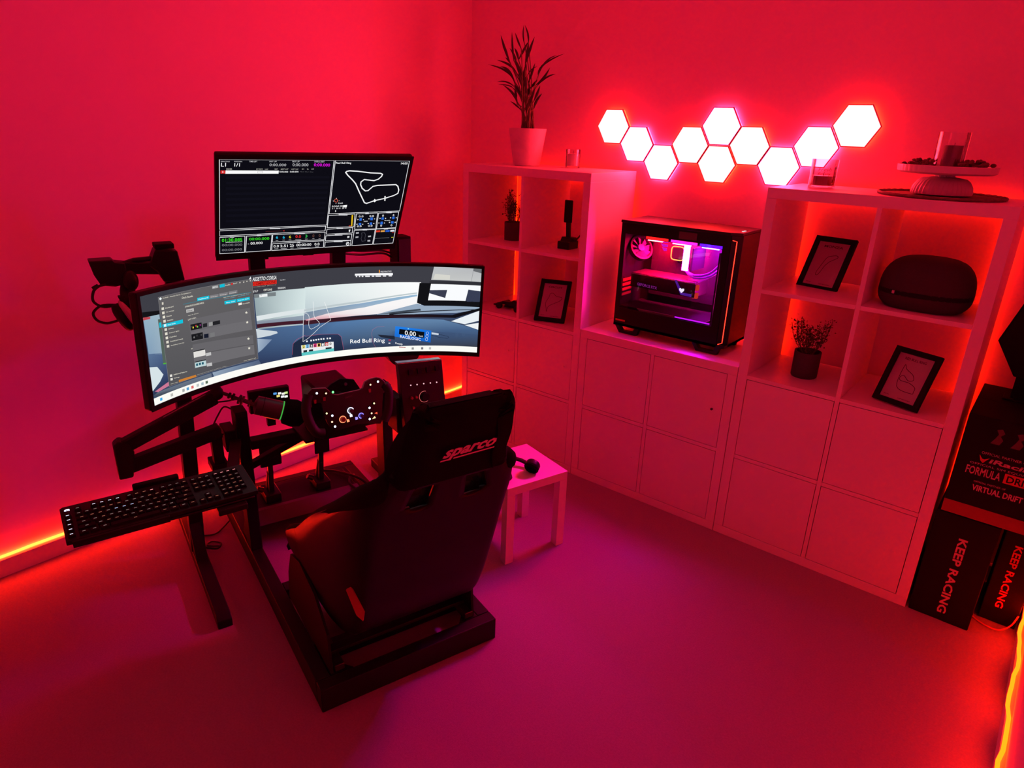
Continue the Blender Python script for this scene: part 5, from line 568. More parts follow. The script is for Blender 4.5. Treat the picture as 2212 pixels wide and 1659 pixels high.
for nm, (a0, a1), lab in (('l', (2.3, 4.2), 'dried flower sprig on the cake stand, on the left of the glass cylinder'), ('r', (-.9, .9), 'dried flower sprig on the cake stand, on the right of the glass cylinder')):
    rnd = random.Random(len(lab)); mb = MB(); st = MB()
    for k in range(34):
        a = rnd.uniform(a0, a1); r = rnd.uniform(.062, .132); p = cs+Vector((r*math.cos(a), r*math.sin(a), .082+rnd.uniform(.004, .03)*(1-abs(r-.09)*8)))
        mb.ell(p, (rnd.uniform(.006, .012),)*2+(rnd.uniform(.004, .009),), 7, 5)
        st.tube([cs+Vector((.07*math.cos(a), .07*math.sin(a), .083)), p], .0012, 4)
    t = thing('dried_flowers', lab, 'dried flowers', cs+Vector((.1*math.cos((a0+a1)/2), .1*math.sin((a0+a1)/2), .079)))
    mb.build('flower_heads', M_dry, t, kind='stuff'); st.build('stalks', M_stem, t, kind='stuff', smooth=0)
# ------------------------------------------------------------ boxes by the right wall
def carton(name, label, box, grp=None):
    x0, x1, y0, y1, z0, z1 = box; t = thing(name, label, 'box', ((x0+x1)/2, (y0+y1)/2, z0), grp)
    MB().box(*box).build('carton', M_card, t, bevel=.003, smooth=0)
    MB().box(x0+.002, x1-.002, (y0+y1)/2-.001, (y0+y1)/2+.001, z1, z1+.0006).build('lid_seam', M_blk2, t, smooth=0)
    return t
Gk = 'cartons between the shelf unit and the right wall'
b1 = carton('cardboard_box', 'black carton lettered KEEP RACING standing against the tall right shelf unit', (2.311, 2.502, .005, .395, 0, .428), Gk)
b2 = carton('cardboard_box', 'black carton lettered KEEP RACING set back in the corner behind the orange wire', (2.519, 2.632, .13, .40, 0, .4), Gk)
b3 = carton('cardboard_box', 'black carton with FORMULA and VIRTUAL DRIFT lettering and a red band', (2.322, 2.63, .005, .40, .4295, .80), Gk)
put_text(MB(), 'KEEP RACING', (2.397, .0043, .345), (0, 0, -.312), (.028, 0, 0), .03).build('lettering', M_cardl, b1, smooth=0)
put_text(MB(), 'KEEP RACING', (2.556, .1293, .325), (0, 0, -.26), (.024, 0, 0), .03).build('lettering', M_cardr, b2, smooth=0)
MB().box(2.322, 2.63, .0042, .0048, .431, .478).build('red_band', mat('red_band_print', (.22, .02, .02), .6), b3, smooth=0)
tx = MB()
for s, x, z, w, hh, bo in (('OFFICIAL PARTNER OF', 2.386, .672, .13, .009, 0), ('iRacing', 2.412, .640, .14, .022, .03), ('OFFICIAL SIM EQUIPMENT', 2.362, .628, .2, .009, 0), ('FORMULA', 2.357, .592, .098, .030, .02), ('OFFICIAL PARTNER OF', 2.388, .566, .09, .007, 0), ('VIRTUAL DRIFT', 2.388, .536, .142, .022, .03)):
    put_text(tx, s, (x, .0043, z), (w, 0, 0), (0, 0, hh), bo, .15 if s == 'iRacing' else 0)
tx.build('lettering', M_cardl, b3, smooth=0)
MB().box(2.464, 2.56, .0042, .0048, .59, .625).build('drift_patch', M_cardr, b3, smooth=0)
put_text(MB(), 'DRIFT', (2.472, .0039, .595), (.08, 0, 0), (0, 0, .024), .02).build('patch_lettering', M_card, b3, smooth=0)
MB().ext([(2.382, .0045, .668), (2.388, .0045, .648), (2.397, .0045, .640), (2.403, .0045, .650), (2.412, .0045, .662), (2.398, .0045, .654), (2.392, .0045, .655)], (0, -.0006, 0)).build('bird_emblem', M_cardr, b3, smooth=0, recalc=True)
for x in (2.42, 2.475):
    MB().ext([(x+a, .0045, .745+b) for a, b in ((-.02, -.03), (.005, -.03), (.012, -.012), (.002, .0), (.012, .012), (.002, .026), (-.012, .02), (-.004, .006), (-.01, -.01))], (0, -.0006, 0)).build('figure_print', mat('dim_print', (.07, .035, .04), .6), b3, smooth=0, recalc=True)
t = thing('angular_stand', 'black angular panel on a post above the stacked cartons', 'stand', (2.44, .25, .8005))
MB().ext([(2.33, .25, 1.0), (2.372, .25, 1.145), (2.5, .25, 1.20), (2.57, .25, 1.02), (2.5, .25, .885), (2.402, .25, .885)], (0, .05, 0)).build('panel', M_blk2, t, recalc=True, bevel=.004)
MB().box(2.41, 2.47, .26, .29, .806, .89).build('post', M_blk2, t, bevel=.003)
MB().box(2.39, 2.49, .24, .31, .8005, .807).build('foot_plate', M_blk2, t, bevel=.002)
t = thing('wire', 'orange-red wire curving along the floor by the right wall strip', 'cable', (2.52, .1, .003))
MB().tube(catmull([(2.50, .115, .003), (2.54, .085, .004), (2.585, .07, .012), (2.615, .08, .04), (2.628, .10, .078)], 6), .0028, 6).build('lead', mat('red_wire', (.75, .16, .1), .5), t)

# ------------------------------------------------------------ side table with headphones
def side_table():
    A, B = Vector((1.018, -.813, 0)), Vector((1.100, -.537, 0)); r = (B-A).normalized(); f = Vector((-r.y, r.x, 0)); S = .292; H = .345
    M4 = Matrix(((r.x, f.x, 0, A.x), (r.y, f.y, 0, A.y), (0, 0, 1, 0), (0, 0, 0, 1)))
    t = thing('side_table', 'small white square side table behind the racing seat', 'table', A+(r+f)*S/2)
    MB(M4).box(0, S, 0, S, H-.036, H).build('tabletop', M_white, t, bevel=.0015, smooth=0)
    for a in (0, S-.037):
        for b in (0, S-.037): MB(M4).box(a, a+.037, b, b+.037, 0, H-.036).build('leg', M_white, t, bevel=.001, smooth=0)
    # headphones
    h = thing('headphones', 'black over-ear headphones lying on the small white side table', 'headphones', M4 @ Vector((.06, .1, H)))
    arc = [M4 @ Vector((.095+.07*math.cos(a)*1.05, .085+.085*math.sin(a), H+.013+.018*max(0, math.sin(a)))) for a in [math.radians(-15+i*13.5) for i in range(16)]]
    MB().tube(arc, .011, 10, flat=.55).build('headband', M_blk, h)
    for k, (a, b, rz_) in enumerate(((.158, .062, .5), (.028, .06, -.6))):
        M5 = M4 @ Matrix.Translation((a, b, H+.030)) @ Matrix.Rotation(rz_, 4, 'Z') @ Matrix.Rotation(math.radians(62), 4, 'Y')
        cup = MB(M5).lathe([(.012, .018), (.026, .017), (.030, .010), (.030, -.004)], n=24).build('ear_cup', M_blk, h)
        MB(M5).lathe([(.020, -.004), (.030, -.005), (.031, -.012), (.026, -.018), (.018, -.015)], n=24, cap=False).build('ear_pad', M_fab, cup)
side_table()

# ------------------------------------------------------------ cockpit frame (rig coordinates: t right, s forward, z up)
def R_(): return MB(RM)
fr = thing('cockpit_frame', 'black steel racing simulator cockpit frame on the carpet', 'simulator frame', rg(.29, .6, 0))
FP = lambda n, mb, m=M_steel, **k: mb.build(n, m, fr, **k)
for a in (-.012, .546): 
    FP('side_rail', R_().box(a, a+.046, .046, 1.30, 0, .082), bevel=.003)
FP('rear_bar', R_().box(-.012, .592, 0, .044, 0, .082), bevel=.003)
FP('front_bar', R_().box(-.012, .592, 1.302, 1.342, 0, .082), bevel=.003)
for s in (.16, .52): FP('cross_bar', R_().box(.036, .544, s, s+.05, .03, .075), bevel=.003)
for a in (.035, .475): FP('corner_gusset', R_().ext([(a, .046, .075), (a+.07, .046, .075), (a+(.07 if a > .3 else 0), .13, .075)], (0, 0, .006)), recalc=True)
for a in (-.008, .548): 
    up_ = FP('upright', R_().box(a, a+.042, .81, .885, .082, .655), bevel=.003)
    R_().box(a+.004, a+.038, .8093, .81, .10, .64).build('slot_groove', M_blk2, up_, smooth=0)
    FP('upright_bracket', R_().ext([(a+.005, .885, .082), (a+.005, .97, .082), (a+.005, .885, .2)], (.032, 0, 0)), recalc=True)
    FP('upright_cap', R_().box(a+.001, a+.041, .811, .884, .655, .659), M_blk2)
FP('wheel_deck', R_().box(.036, .546, .815, .865, .50, .535), bevel=.003)
FP('deck_plate', R_().box(.20, .44, .70, .87, .535, .545), bevel=.002)
FP('deck_arm', R_().bar((.02, .85, .42), (.30, .83, .535), .03, .025), bevel=.002)
for a, b in ((-.002, .03), (.02, 1.25), (.56, .03), (.56, 1.25)): FP('foot_pad', R_().box(a, a+.03, b, b+.03, -.0, .003), M_rub) if False else None
# pedals
pd = thing('pedal_set', 'black racing pedals with two flat pads on a heel plate', 'pedals', rg(.29, 1.1, .083))
PP_ = lambda n, mb, m=M_blk, par=pd, **k: mb.build(n, m, par, **k)
PP_('base_plate', R_().box(.045, .535, .985, 1.27, .0835, .098), M_steel, bevel=.002)
PP_('heel_rest', R_().ext([(.06, .965, .0835), (.06, .985, .0835), (.06, 1.02, .135), (.06, 1.0, .135)], (.44, 0, 0)), mat('heel_rest_metal', (.10, .09, .095), .5, .3), recalc=True)
PP_('front_plate', R_().box(.06, .50, 1.02, 1.20, .098, .125), M_steel, bevel=.002)
for a, zt, w, hh in ((.148, .36, .086, .112), (.362, .362, .064, .102)):
    arm = PP_('pedal', R_().bar((a, 1.09, .13), (a, 1.055, zt), .020, .014), M_blk)
    R_().ext([(a-w/2, 1.035, zt-hh/2), (a+w/2, 1.035, zt-hh/2), (a+w/2, 1.025, zt+hh/2), (a-w/2, 1.025, zt+hh/2)], (0, .012, 0)).build('pad', M_blk2, arm, recalc=True, bevel=.008)
    R_().cyl((a, 1.13, .15), (a, 1.075, .26), .014, .014, 12).build('spring', M_dalu, arm)
    PP_('pivot_block', R_().box(a-.032, a+.032, 1.05, 1.16, .125, .165), M_blk, bevel=.004)
    PP_('side_knob', R_().cyl((a-.032, 1.1, .17), (a-.055, 1.1, .185), .012, .010, 12), M_dalu)
# wheel base
wb = thing('wheel_base', 'black direct drive motor box behind the steering wheel', 'wheel base', rg(.32, .78, .546))
WB = lambda n, mb, m=M_blk, **k: mb.build(n, m, wb, **k)
WB('motor_box', R_().box(.245, .385, .68, .86, .60, .745), bevel=.008)
WB('mount_plate', R_().ext([(.225, .672, .55), (.42, .672, .55), (.42, .672, .70), (.385, .672, .762), (.335, .672, .775), (.30, .672, .76), (.225, .672, .70)], (0, .008, 0)), M_steel, recalc=True)
WB('mount_foot', R_().box(.24, .40, .68, .84, .5455, .602), M_steel, bevel=.003)
WB('shaft', R_().cyl((.318, .672, .70), (.318, .585, .707), .030, .028, 24))
WB('bolt', R_().cyl((.352, .671, .752), (.352, .666, .752), .006, n=10), M_alu)
# steering wheel
TL = math.radians(14)
def wp(t, h, d=0): return rg(t, .555+h*math.sin(TL)-d*math.cos(TL), .70+h*math.cos(TL)+d*math.sin(TL))
wn = (wp(0, 0, 1)-wp(0, 0, 0))
sw = thing('steering_wheel', 'black formula style steering wheel with glowing buttons', 'steering wheel', wp(.318, 0))
SW = lambda n, mb, m, par=sw, **k: mb.build(n, m, par, **k)
fpl = SW('face_plate', MB().ext([wp(a, b) for a, b in WPL], wn*.008), mat('carbon_plate', (.011, .010, .011), .35, var=.4, scale=400), recalc=True)
SW('plate_edge', MB().tube([wp(a, b, .008) for a, b in WPL[:10]+WPL[10:15]], .0022, 6), mat('grey_edge', (.16, .155, .16), .45), fpl)
SW('hub', MB().cyl(wp(.318, 0, -.032), wp(.318, 0, 0), .036, .045, 24), M_blk)
for g_ in (WGL, WGR): SW('grip', MB().tube(catmull([wp(a, b, .004) for a, b in g_], 6), .0155, 12, flat=1.15), M_rub)
for sgn, cx_ in ((-1, .232), (1, .404)):
    SW('shift_paddle', MB().ext([wp(cx_+sgn*a, b, -.022) for a, b in ((0, .02), (.05, .035), (.06, .0), (.05, -.03), (0, -.012))], wn*.003), M_blk2, recalc=True)
LC = {'w': (1.6, 1.7, 2.2), 'o': (1.8, 1.1, .7), 'y': (1.7, 1.5, .7), 'g': (.35, 2.2, .5)}
for a, b, c in WLD:
    bt = SW('button', MB().cyl(wp(a, b, .008), wp(a, b, .012), .0058, .0052, 14), M_blk2)
    SW('button_light', MB().cyl(wp(a, b, .012), wp(a, b, .0126), .0040 if c in 'wg' else .0032, n=12), glow('button_'+c, LC[c]), bt)
for (c0, e0, m0), col, nm in zip(WEN, ((1.8, .45, .2), (1.6, 1.6, 2.0), (.5, .4, 2.2)), ('red', 'white', 'blue')):
    c0, e0 = Vector(c0), Vector(e0); r = (e0-c0).length
    kn = SW('rotary_knob', MB().cyl(wp(*c0, .008), wp(*c0, .022), r*.62, r*.55, 18), mat('knob_'+nm, (.25, .01, .015) if nm == 'red' else ((.02, .02, .25) if nm == 'blue' else (.05, .05, .06)), .4))
    a0 = 2.2 if nm != 'red' else 0; span = 6.28 if nm == 'red' else 4.3
    arc = [wp(c0.x+r*.8*math.cos(a), c0.y+r*.8*math.sin(a), .010) for a in [(.3 if nm != 'red' else 0)+span*i/20 for i in range(21 if nm != 'red' else 20)]]
    SW('ring_light', MB().tube(arc, .0013, 6, closed=(nm == 'red')), glow('ring_'+nm, col), kn)
    SW('pointer_light', MB().ext([wp(m0[0]-.004, m0[1]-.004, .0085), wp(m0[0]+.005, m0[1]-.003, .0085), wp(m0[0]+.004, m0[1]+.005, .0085), wp(m0[0]-.004, m0[1]+.006, .0085)], wn*.001), glow('ring_'+nm, col), kn, recalc=True)
for pts_, c in ((((.405, -.0285), (.416, -.0255), (.416, -.034)), (1.0, .12, .06)), (((.394, -.047), (.405, -.0385), (.408, -.046)), (1.2, 1.0, .5))):
    SW('marker_light', MB().ext([wp(a, b, .0085) for a, b in pts_], wn*.001), glow('marker_%d' % (c[1]*10), c), recalc=True)
put_text(MB(), 'SIMAGIC', wp(.308, .042, .0083), wp(.336, .046, .0083)-wp(.308, .042, .0083), wp(.308, .048, .0083)-wp(.308, .042, .0083), .02).build('lettering', mat('dim_letters', (.10, .05, .06), .6), fpl, smooth=0)
for a, b in ((.235, .055), (.398, .055), (.203, .052)): SW('thumb_switch', MB().ext([wp(a-.004, b-.006, .008), wp(a+.004, b-.006, .008), wp(a+.005, b+.006, .008), wp(a-.004, b+.006, .008)], wn*.006), mat('red_switch', (.25, .03, .03), .5), recalc=True)
# button box
def bp(t, h, d=0): return rg(t, .55+h*math.sin(.21)-d*math.cos(.21), .72+h*math.cos(.21)+d*math.sin(.21))
bn = bp(0, 0, 1)-bp(0, 0, 0)
bb = thing('button_box', 'black upright control panel with a row of small lights right of the steering wheel', 'control panel', bp(.6, -.14))
BB = lambda n, mb, m, par=bb, **k: mb.build(n, m, par, **k)
pl = BB('panel', MB().ext([bp(.517, .1165), bp(.517, -.155), bp(.688, -.155), bp(.692, .105)], bn*-.028), M_blk, recalc=True, bevel=.002)
BB('top_edge', MB().bar(bp(.517, .1172, -.014), bp(.692, .1057, -.014), .03, .0015, up=(0, 0, 1)), M_alu, pl)
for i, (a, b) in enumerate(BLD): BB('indicator_light', MB().cyl(bp(a, b, 0), bp(a, b, .0015), .0026, n=10), glow('indicator', (1.0, .55, .6)))
(c0, e0) = BRG; r = .0205
dial = BB('dial', MB().cyl(bp(*c0, 0), bp(*c0, .016), r*.8, r*.72, 24), M_blk2)
BB('dial_ring', MB().tube([bp(c0[0]+r*math.cos(a), c0[1]+r*math.sin(a), .001) for a in [1.2+4.2*i/20 for i in range(21)]], .0010, 6), glow('dial_red', (.55, .10, .10)), dial)
for a, b in BKN:
    kb_ = BB('toggle', MB().cyl(bp(a, b, 0), bp(a, b, .010), .0055, .0048, 12), mat('red_toggle', (.22, .03, .03), .35))
for i in range(4): BB('rocker_switch', MB().ext([bp(.552+i*.036, .066, 0), bp(.568+i*.036, .065, 0), bp(.568+i*.036, .085, 0), bp(.552+i*.036, .086, 0)], bn*.006), M_blk2, recalc=True)
BB('support_arm', R_().bar((.58, .60, .60), (.575, .82, .55), .03, .03), M_steel)
BB('side_bracket', R_().box(.505, .535, .57, .66, .56, .70), M_steel, bevel=.004)
# dash display behind the wheel
dd = thing('dash_display', 'small black dash screen behind the microphone', 'display', rg(.14, .92, .545))
R_().box(.065, .216, .915, .94, .598, .688).build('housing', M_blk, dd, bevel=.004)
R_().bar((.14, .93, .5355), (.14, .93, .60), .03, .02, up=(0, 1, 0)).build('stalk', M_steel, dd)
for i, (a, z, c) in enumerate(((.155, .662, (.1, .35, .8)), (.172, .660, (.9, .9, .9)), (.186, .656, (.9, .9, .85)), (.166, .650, (.8, .7, .2)), (.182, .645, (.9, .9, .95)), (.196, .658, (.6, .8, .3)), (.195, .643, (.9, .95, .9)))):
    R_().box(a, a+.012, .9135, .9148, z, z+.008).build('screen_block', glow('dash_%d' % i, c), dd, smooth=0)
# ------------------------------------------------------------ racing seat
ST = np.array([  # s_back, z_back, flat half width, edge half width, s_edge, z_edge
 (-.318,1.040,.085,.100,-.312,1.036),(-.312,1.015,.102,.117,-.275,1.010),(-.292,.955,.112,.124,-.215,.950),(-.262,.880,.116,.130,-.172,.878),
 (-.232,.800,.150,.182,-.222,.828),(-.205,.725,.175,.224,-.160,.783),(-.165,.610,.182,.243,-.020,.690),(-.122,.480,.185,.249,.100,.612),
 (-.075,.350,.186,.252,.190,.545),(-.020,.255,.186,.254,.250,.495),(.070,.200,.186,.256,.300,.455),(.190,.182,.184,.256,.325,.440),(.330,.198,.182,.254,.390,.400),(.440,.228,.175,.246,.470,.340),(.490,.245,.165,.215,.492,.262)])
TC = .29
def seat_st(u):
    n = len(ST)-1; i = min(int(u), n-1); t = u-i; p = [ST[max(0, min(n, i+k))] for k in (-1, 0, 1, 2)]
    return .5*((2*p[1])+(p[2]-p[0])*t+(2*p[0]-5*p[1]+4*p[2]-p[3])*t*t+(3*p[1]-p[0]-3*p[2]+p[3])*t**3)
def seat_pt(u, w):
    sb, zb, wb, we, se, ze = seat_st(u); a = abs(w); sg = 1 if w >= 0 else -1
    if a < .5: return np.array([TC+sg*wb*a/.5, sb, zb])
    k = (a-.5)/.5*math.pi/2
    return np.array([TC+sg*(wb+(we-wb)*math.sin(k)), sb+(se-sb)*(1-math.cos(k)), zb+(ze-zb)*(1-math.cos(k))])
def seat_n(u, w):
    e = .01; n_ = len(ST)-1; du = seat_pt(min(u+e, n_), w)-seat_pt(max(u-e, 0), w); dw = seat_pt(u, min(1, w+e))-seat_pt(u, max(-1, w-e))
    n = np.cross(du, dw); return n/max(np.linalg.norm(n), 1e-9)
sgn = 1 if seat_n(7, 0)[1] > 0 else -1
seat = thing('racing_seat', 'black bucket racing seat seen from behind, its headrest embroidered with a red-lit logo', 'seat', rg(TC, .12, .10))
def seat_sheet(name, m, u0, u1, du, w1, off, solid, holes=True, nw=40, parent=None):
    nu = int(round((u1-u0)/du)); vs_ = []; fs = []
    for i in range(nu+1):
        u = u0+(u1-u0)*i/nu
        for j in range(nw+1):
            w = (-1+2*j/nw)*w1; p = seat_pt(u, w)+sgn*seat_n(u, w)*off; vs_.append(tuple(p))
    for i in range(nu):
        for j in range(nw):
            q = (i*(nw+1)+j, (i+1)*(nw+1)+j, (i+1)*(nw+1)+j+1, i*(nw+1)+j+1)
            cx = sum(vs_[k][0] for k in q)/4; cz = sum(vs_[k][2] for k in q)/4; cs_ = sum(vs_[k][1] for k in q)/4
            if holes and cs_ < .0 and any(((cx-TC-h)/.034)**4+((cz-.775)/.038)**4 < 1 for h in (-.078, .078)): continue
            fs.append(q if sgn > 0 else q[::-1])
    o = MB(RM).add(vs_, fs).build(name, m, parent or seat, smooth=60, solid=(solid, 1)); return o
seat_sheet('shell', M_gloss, .25, 14, .125, 1, 0, .010)
seat_sheet('cushion', M_fab, .3, 13.9, .125, .985, .0115, .035)
def headrest_cover():
    loops = []; us = [0, .05, .2, .5, 1, 1.6, 2.2, 2.8, 3.3, 3.6]
    for k, u in enumerate(us):
        e = (0, 1)[k > 0]; f = min(1, (k/3) ** .5)
        back = [seat_pt(u, w)-sgn*seat_n(u, w)*(.004+.010*f) for w in np.linspace(-1, 1, 25)]
        front = [seat_pt(u, w)+sgn*seat_n(u, w)*(.006+.05*f) for w in np.linspace(1, -1, 25)]
        lift = np.array([0, 0, .012 if k == 0 else 0]); loops.append([p+lift for p in back+front])
    n = len(loops[0]); vs_ = [tuple(p) for l in loops for p in l]
    fs = [(i*n+j, i*n+(j+1) % n, (i+1)*n+(j+1) % n, (i+1)*n+j) for i in range(len(loops)-1) for j in range(n)]
    fs += [tuple(range(n))[::-1], tuple((len(loops)-1)*n+j for j in range(n))]
    return MB(RM).add(vs_, fs).build('headrest_cover', M_fab, seat, smooth=70, recalc=True)
hc = headrest_cover()
# bolster wraps on the shoulders (fabric edge rolls along the wing edges)
for sg_ in (-1, 1):
    pts = [seat_pt(u, sg_*.99)+sgn*seat_n(u, sg_*.99)*.02 for u in np.linspace(3.2, 13.6, 40)]
    rr = [.020+.012*math.exp(-((u-4.6)/1.0)**2) for u in np.linspace(3.2, 13.6, 40)]
    MB(RM).tube([tuple(p) for p in pts], rr, 12).build('side_bolster', M_fab, seat)
# embroidered logo on the back of the headrest
def on_back(t, z, d=.026):
    us = np.linspace(0, 6, 240); zs_ = [seat_st(u)[1] for u in us]; u = float(np.interp(-z, [-q for q in zs_], us))
    w = (t-TC)/seat_st(u)[2]*.5; w = max(-.8, min(.8, w)); p = seat_pt(u, w)-sgn*seat_n(u, w)*d; return tuple(RM @ Vector(p))
lm_ = MB(); v, f = text2d('sparco', .035, .22)
lm_.add([on_back(.230+a*.142+(b-.5)*.006, .913+b*.034+a*.004) for a, b in v], f)
for a0, a1 in ((.0, .17), (.235, 1.0)):
    k = [(a0+(a1-a0)*i/12) for i in range(13)]
    lm_.add([on_back(.225+x*.147, .914+x*.004) for x in k]+[on_back(.226+x*.147, .9185+x*.004) for x in k], [(i, i+1, 14+i, 13+i) for i in range(12)])
lm_.build('logo', M_logo, hc, label='pale embroidered sparco lettering', smooth=0)
# belt slots low on the back, red reflections put in as reddish strips
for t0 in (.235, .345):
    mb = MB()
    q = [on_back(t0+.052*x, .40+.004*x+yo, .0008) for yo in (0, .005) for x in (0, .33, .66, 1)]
    mb.add(q, [(0, 1, 5, 4), (1, 2, 6, 5), (2, 3, 7, 6)]).build('belt_slot_glint', mat('slot_reflection', (.30, .12, .10), .25, .6), seat, smooth=0)
seat_tag = R_().ext([(.062, -.069, .462), (.074, -.075, .470), (.080, -.150, .436), (.072, -.160, .420), (.064, -.135, .424)], (-.004, -.004, 0)).build('pull_strap', M_tag, seat, label='orange pull strap', recalc=True)
for a in (.036, .526):
    R_().ext([(a, .0+.05, .083), (a, .47, .083), (a, .45, .20), (a, .40, .30), (a, .30, .33), (a, .16, .30), (a, .06, .22)], (.008 if a < .3 else .008, 0, 0)).build('side_mount', M_steel, seat, recalc=True)
for a in (.05, .50): R_().box(a, a+.03, .05, .47, .083, .105).build('slide_rail', M_dalu, seat, bevel=.002)
for s in (.1, .40): R_().box(.05, .53, s, s+.035, .106, .118).build('mount_bar', M_steel, seat, bevel=.002)
R_().tube([(.16, .47, .125), (.16, .53, .12), (.42, .53, .12), (.42, .47, .125)], .006, 8).build('slide_lever', M_steel, seat)

# ------------------------------------------------------------ monitors
def basis(yaw, tilt, roll):
    n = Vector((math.cos(yaw)*math.cos(tilt), math.sin(yaw)*math.cos(tilt), math.sin(tilt))); r = Vector((-math.sin(yaw), math.cos(yaw), 0)); u = n.cross(r)
    return n, r*math.cos(roll)+u*math.sin(roll), u*math.cos(roll)-r*math.sin(roll)
cU = Vector((.4771, -1.2351, 1.0032)); nU, rU, uU = basis(-.2481, -.041, -.0214); WU, HU = 1.198, .3273
def uw(a, b, d=0):
    th = (a-.5)*WU; rr = 1.0-d
    return cU+rU*rr*math.sin(th)+nU*(1.0-rr*math.cos(th))+uU*(b-.5)*HU
cP = Vector((.515, -1.234, 1.377)); nP, rP, uP = basis(-.3, -.497, -.002)
def upm(a, b, d=0): return cP+rP*(a-.5)*.598+uP*(b-.5)*.33637+nP*d
def sheet(fn, a0, a1, b0, b1, d0, d1, na):
    """solid slab following a screen surface"""
    mb = MB(); A = [a0+(a1-a0)*i/na for i in range(na+1)]; vs_ = []
    for a in A: vs_ += [fn(a, b0, d0), fn(a, b1, d0), fn(a, b1, d1), fn(a, b0, d1)]
    fs = []
    for i in range(na):
        k = 4*i
        for j in range(4): fs.append((k+j, k+(j+1) % 4, k+4+(j+1) % 4, k+4+j))
    fs += [(0, 3, 2, 1), (4*na, 4*na+1, 4*na+2, 4*na+3)]; return mb.add(vs_, fs)
def monitor(name, label, fn, na, bez, loc, polys, texts, thick):
    t = thing(name, label, 'monitor', loc); l, r, bt, tp = bez
    sheet(fn, -l, 1+r, -bt, 1+tp, -thick, -.0015, na).build('housing', M_blk, t, recalc=True, bevel=.006)
    fr_ = MB()
    for a0, a1, b0, b1, n_ in ((-l, 1+r, -bt, -.002, na), (-l, 1+r, 1.002, 1+tp, na), (-l, -.0006, -.002, 1.002, 1), (1.0006, 1+r, -.002, 1.002, 1)):
        s_ = sheet(fn, a0, a1, b0, b1, -.0014, .003, n_); fr_.add(s_.v, s_.f)
    fr_.build('bezel', M_blk2, t, recalc=True)
    sc = sheet(fn, 0, 1, 0, 1, -.0014, 0, na).build('screen', M_gloss, t, recalc=True)
    V, F, Cc_ = [], [], []
    st = 1/na
    def emit(tri, layer):
        """tri: three (u, v, rgb); cut along u so that it follows the curve"""
        k0, k1 = int(math.floor(min(p[0] for p in tri)/st+1e-6)), int(math.ceil(max(p[0] for p in tri)/st-1e-6))
        for k in range(k0, max(k1, k0+1)):
            poly = tri
            for sgn_, lim in ((1, k*st), (-1, (k+1)*st)):
                out = []
                for i in range(len(poly)):
                    p, q = poly[i], poly[(i+1) % len(poly)]; dp, dq = sgn_*(p[0]-lim), sgn_*(q[0]-lim)
                    if dp >= -1e-9: out.append(p)
                    if (dp > 1e-9 and dq < -1e-9) or (dp < -1e-9 and dq > 1e-9):
                        f = dp/(dp-dq); out.append((p[0]+(q[0]-p[0])*f, p[1]+(q[1]-p[1])*f, [a+(b-a)*f for a, b in zip(p[2], q[2])]))
                poly = out
                if len(poly) < 3: break
            if len(poly) < 3: continue
            b = len(V)
            for p in poly: V.append(fn(p[0], p[1], .0003+layer*.00012)); Cc_.append(p[2])
            F.append(tuple(range(b, b+len(poly))))
    asp = WU/HU if na > 1 else .598/.33637
    for it in polys:
        L, q, c = it[:3]; q = [(min(.9995, max(.0005, a)), min(.999, max(.001, b))) for a, b in q]
        if len(it) == 3:
            cs_ = [srgb(x) for x in c] if isinstance(c, list) else [srgb(c)]*len(q)
            if len(cs_) < len(q): cs_ += [cs_[-1]]*(len(q)-len(cs_))
            for tr in tessellate_polygon([[Vector((a*asp, b, 0)) for a, b in q]]): emit([(q[i][0], q[i][1], cs_[i]) for i in tr], L)
        else:
            w, closed = it[3], it[4]; col = srgb(c); n_ = len(q)
            for i in range(n_ if closed else n_-1):
                (a0, b0), (a1, b1) = q[i], q[(i+1) % n_]; dx, dy = (a1-a0)*asp, b1-b0; le = math.hypot(dx, dy) or 1e-6
                ox, oy = -dy/le*w*.9, dx/le*w*.9; ex, ey = dx/le*w*.5, dy/le*w*.5
                qq = [((a0*asp-ex+ox)/asp, b0-ey+oy), ((a0*asp-ex-ox)/asp, b0-ey-oy), ((a1*asp+ex-ox)/asp, b1+ey-oy), ((a1*asp+ex+ox)/asp, b1+ey+oy)]
                P4 = [(x, y, col) for x, y in qq]; emit([P4[0], P4[1], P4[2]], L); emit([P4[0], P4[2], P4[3]], L)
    for L, s, (o_, br, tl), c in texts:
        v, f = text2d(s, .012); b = len(V); X = (br[0]-o_[0], br[1]-o_[1]); Y = (tl[0]-o_[0], tl[1]-o_[1]); col = srgb(c)
        for a, h_ in v: V.append(fn(o_[0]+X[0]*a+Y[0]*h_, o_[1]+X[1]*a+Y[1]*h_, .0003+L*.00012)); Cc_.append(col)
        for ff in f: F.append(tuple(b+i for i in ff))
    mb = MB().add(V, F); ob = mb.build('screen_image', M_scr, sc, smooth=0)
    at = ob.data.attributes.new('Col', 'FLOAT_COLOR', 'POINT'); at.data.foreach_set('color', [x for c in Cc_ for x in (c[0], c[1], c[2], 1)])
    return t
um = monitor('curved_monitor', 'wide curved monitor showing a racing cockpit and a grey settings window', uw, 48, (.0085, .0085, .05, .032), uw(.5, 0, -.02), UWP, UWT, .03)
upn = monitor('monitor', 'flat upper monitor showing a white circuit map and timing panels', upm, 1, (.017, .017, .075, .045), upm(.5, 0, -.02), UPP, UPT, .022)
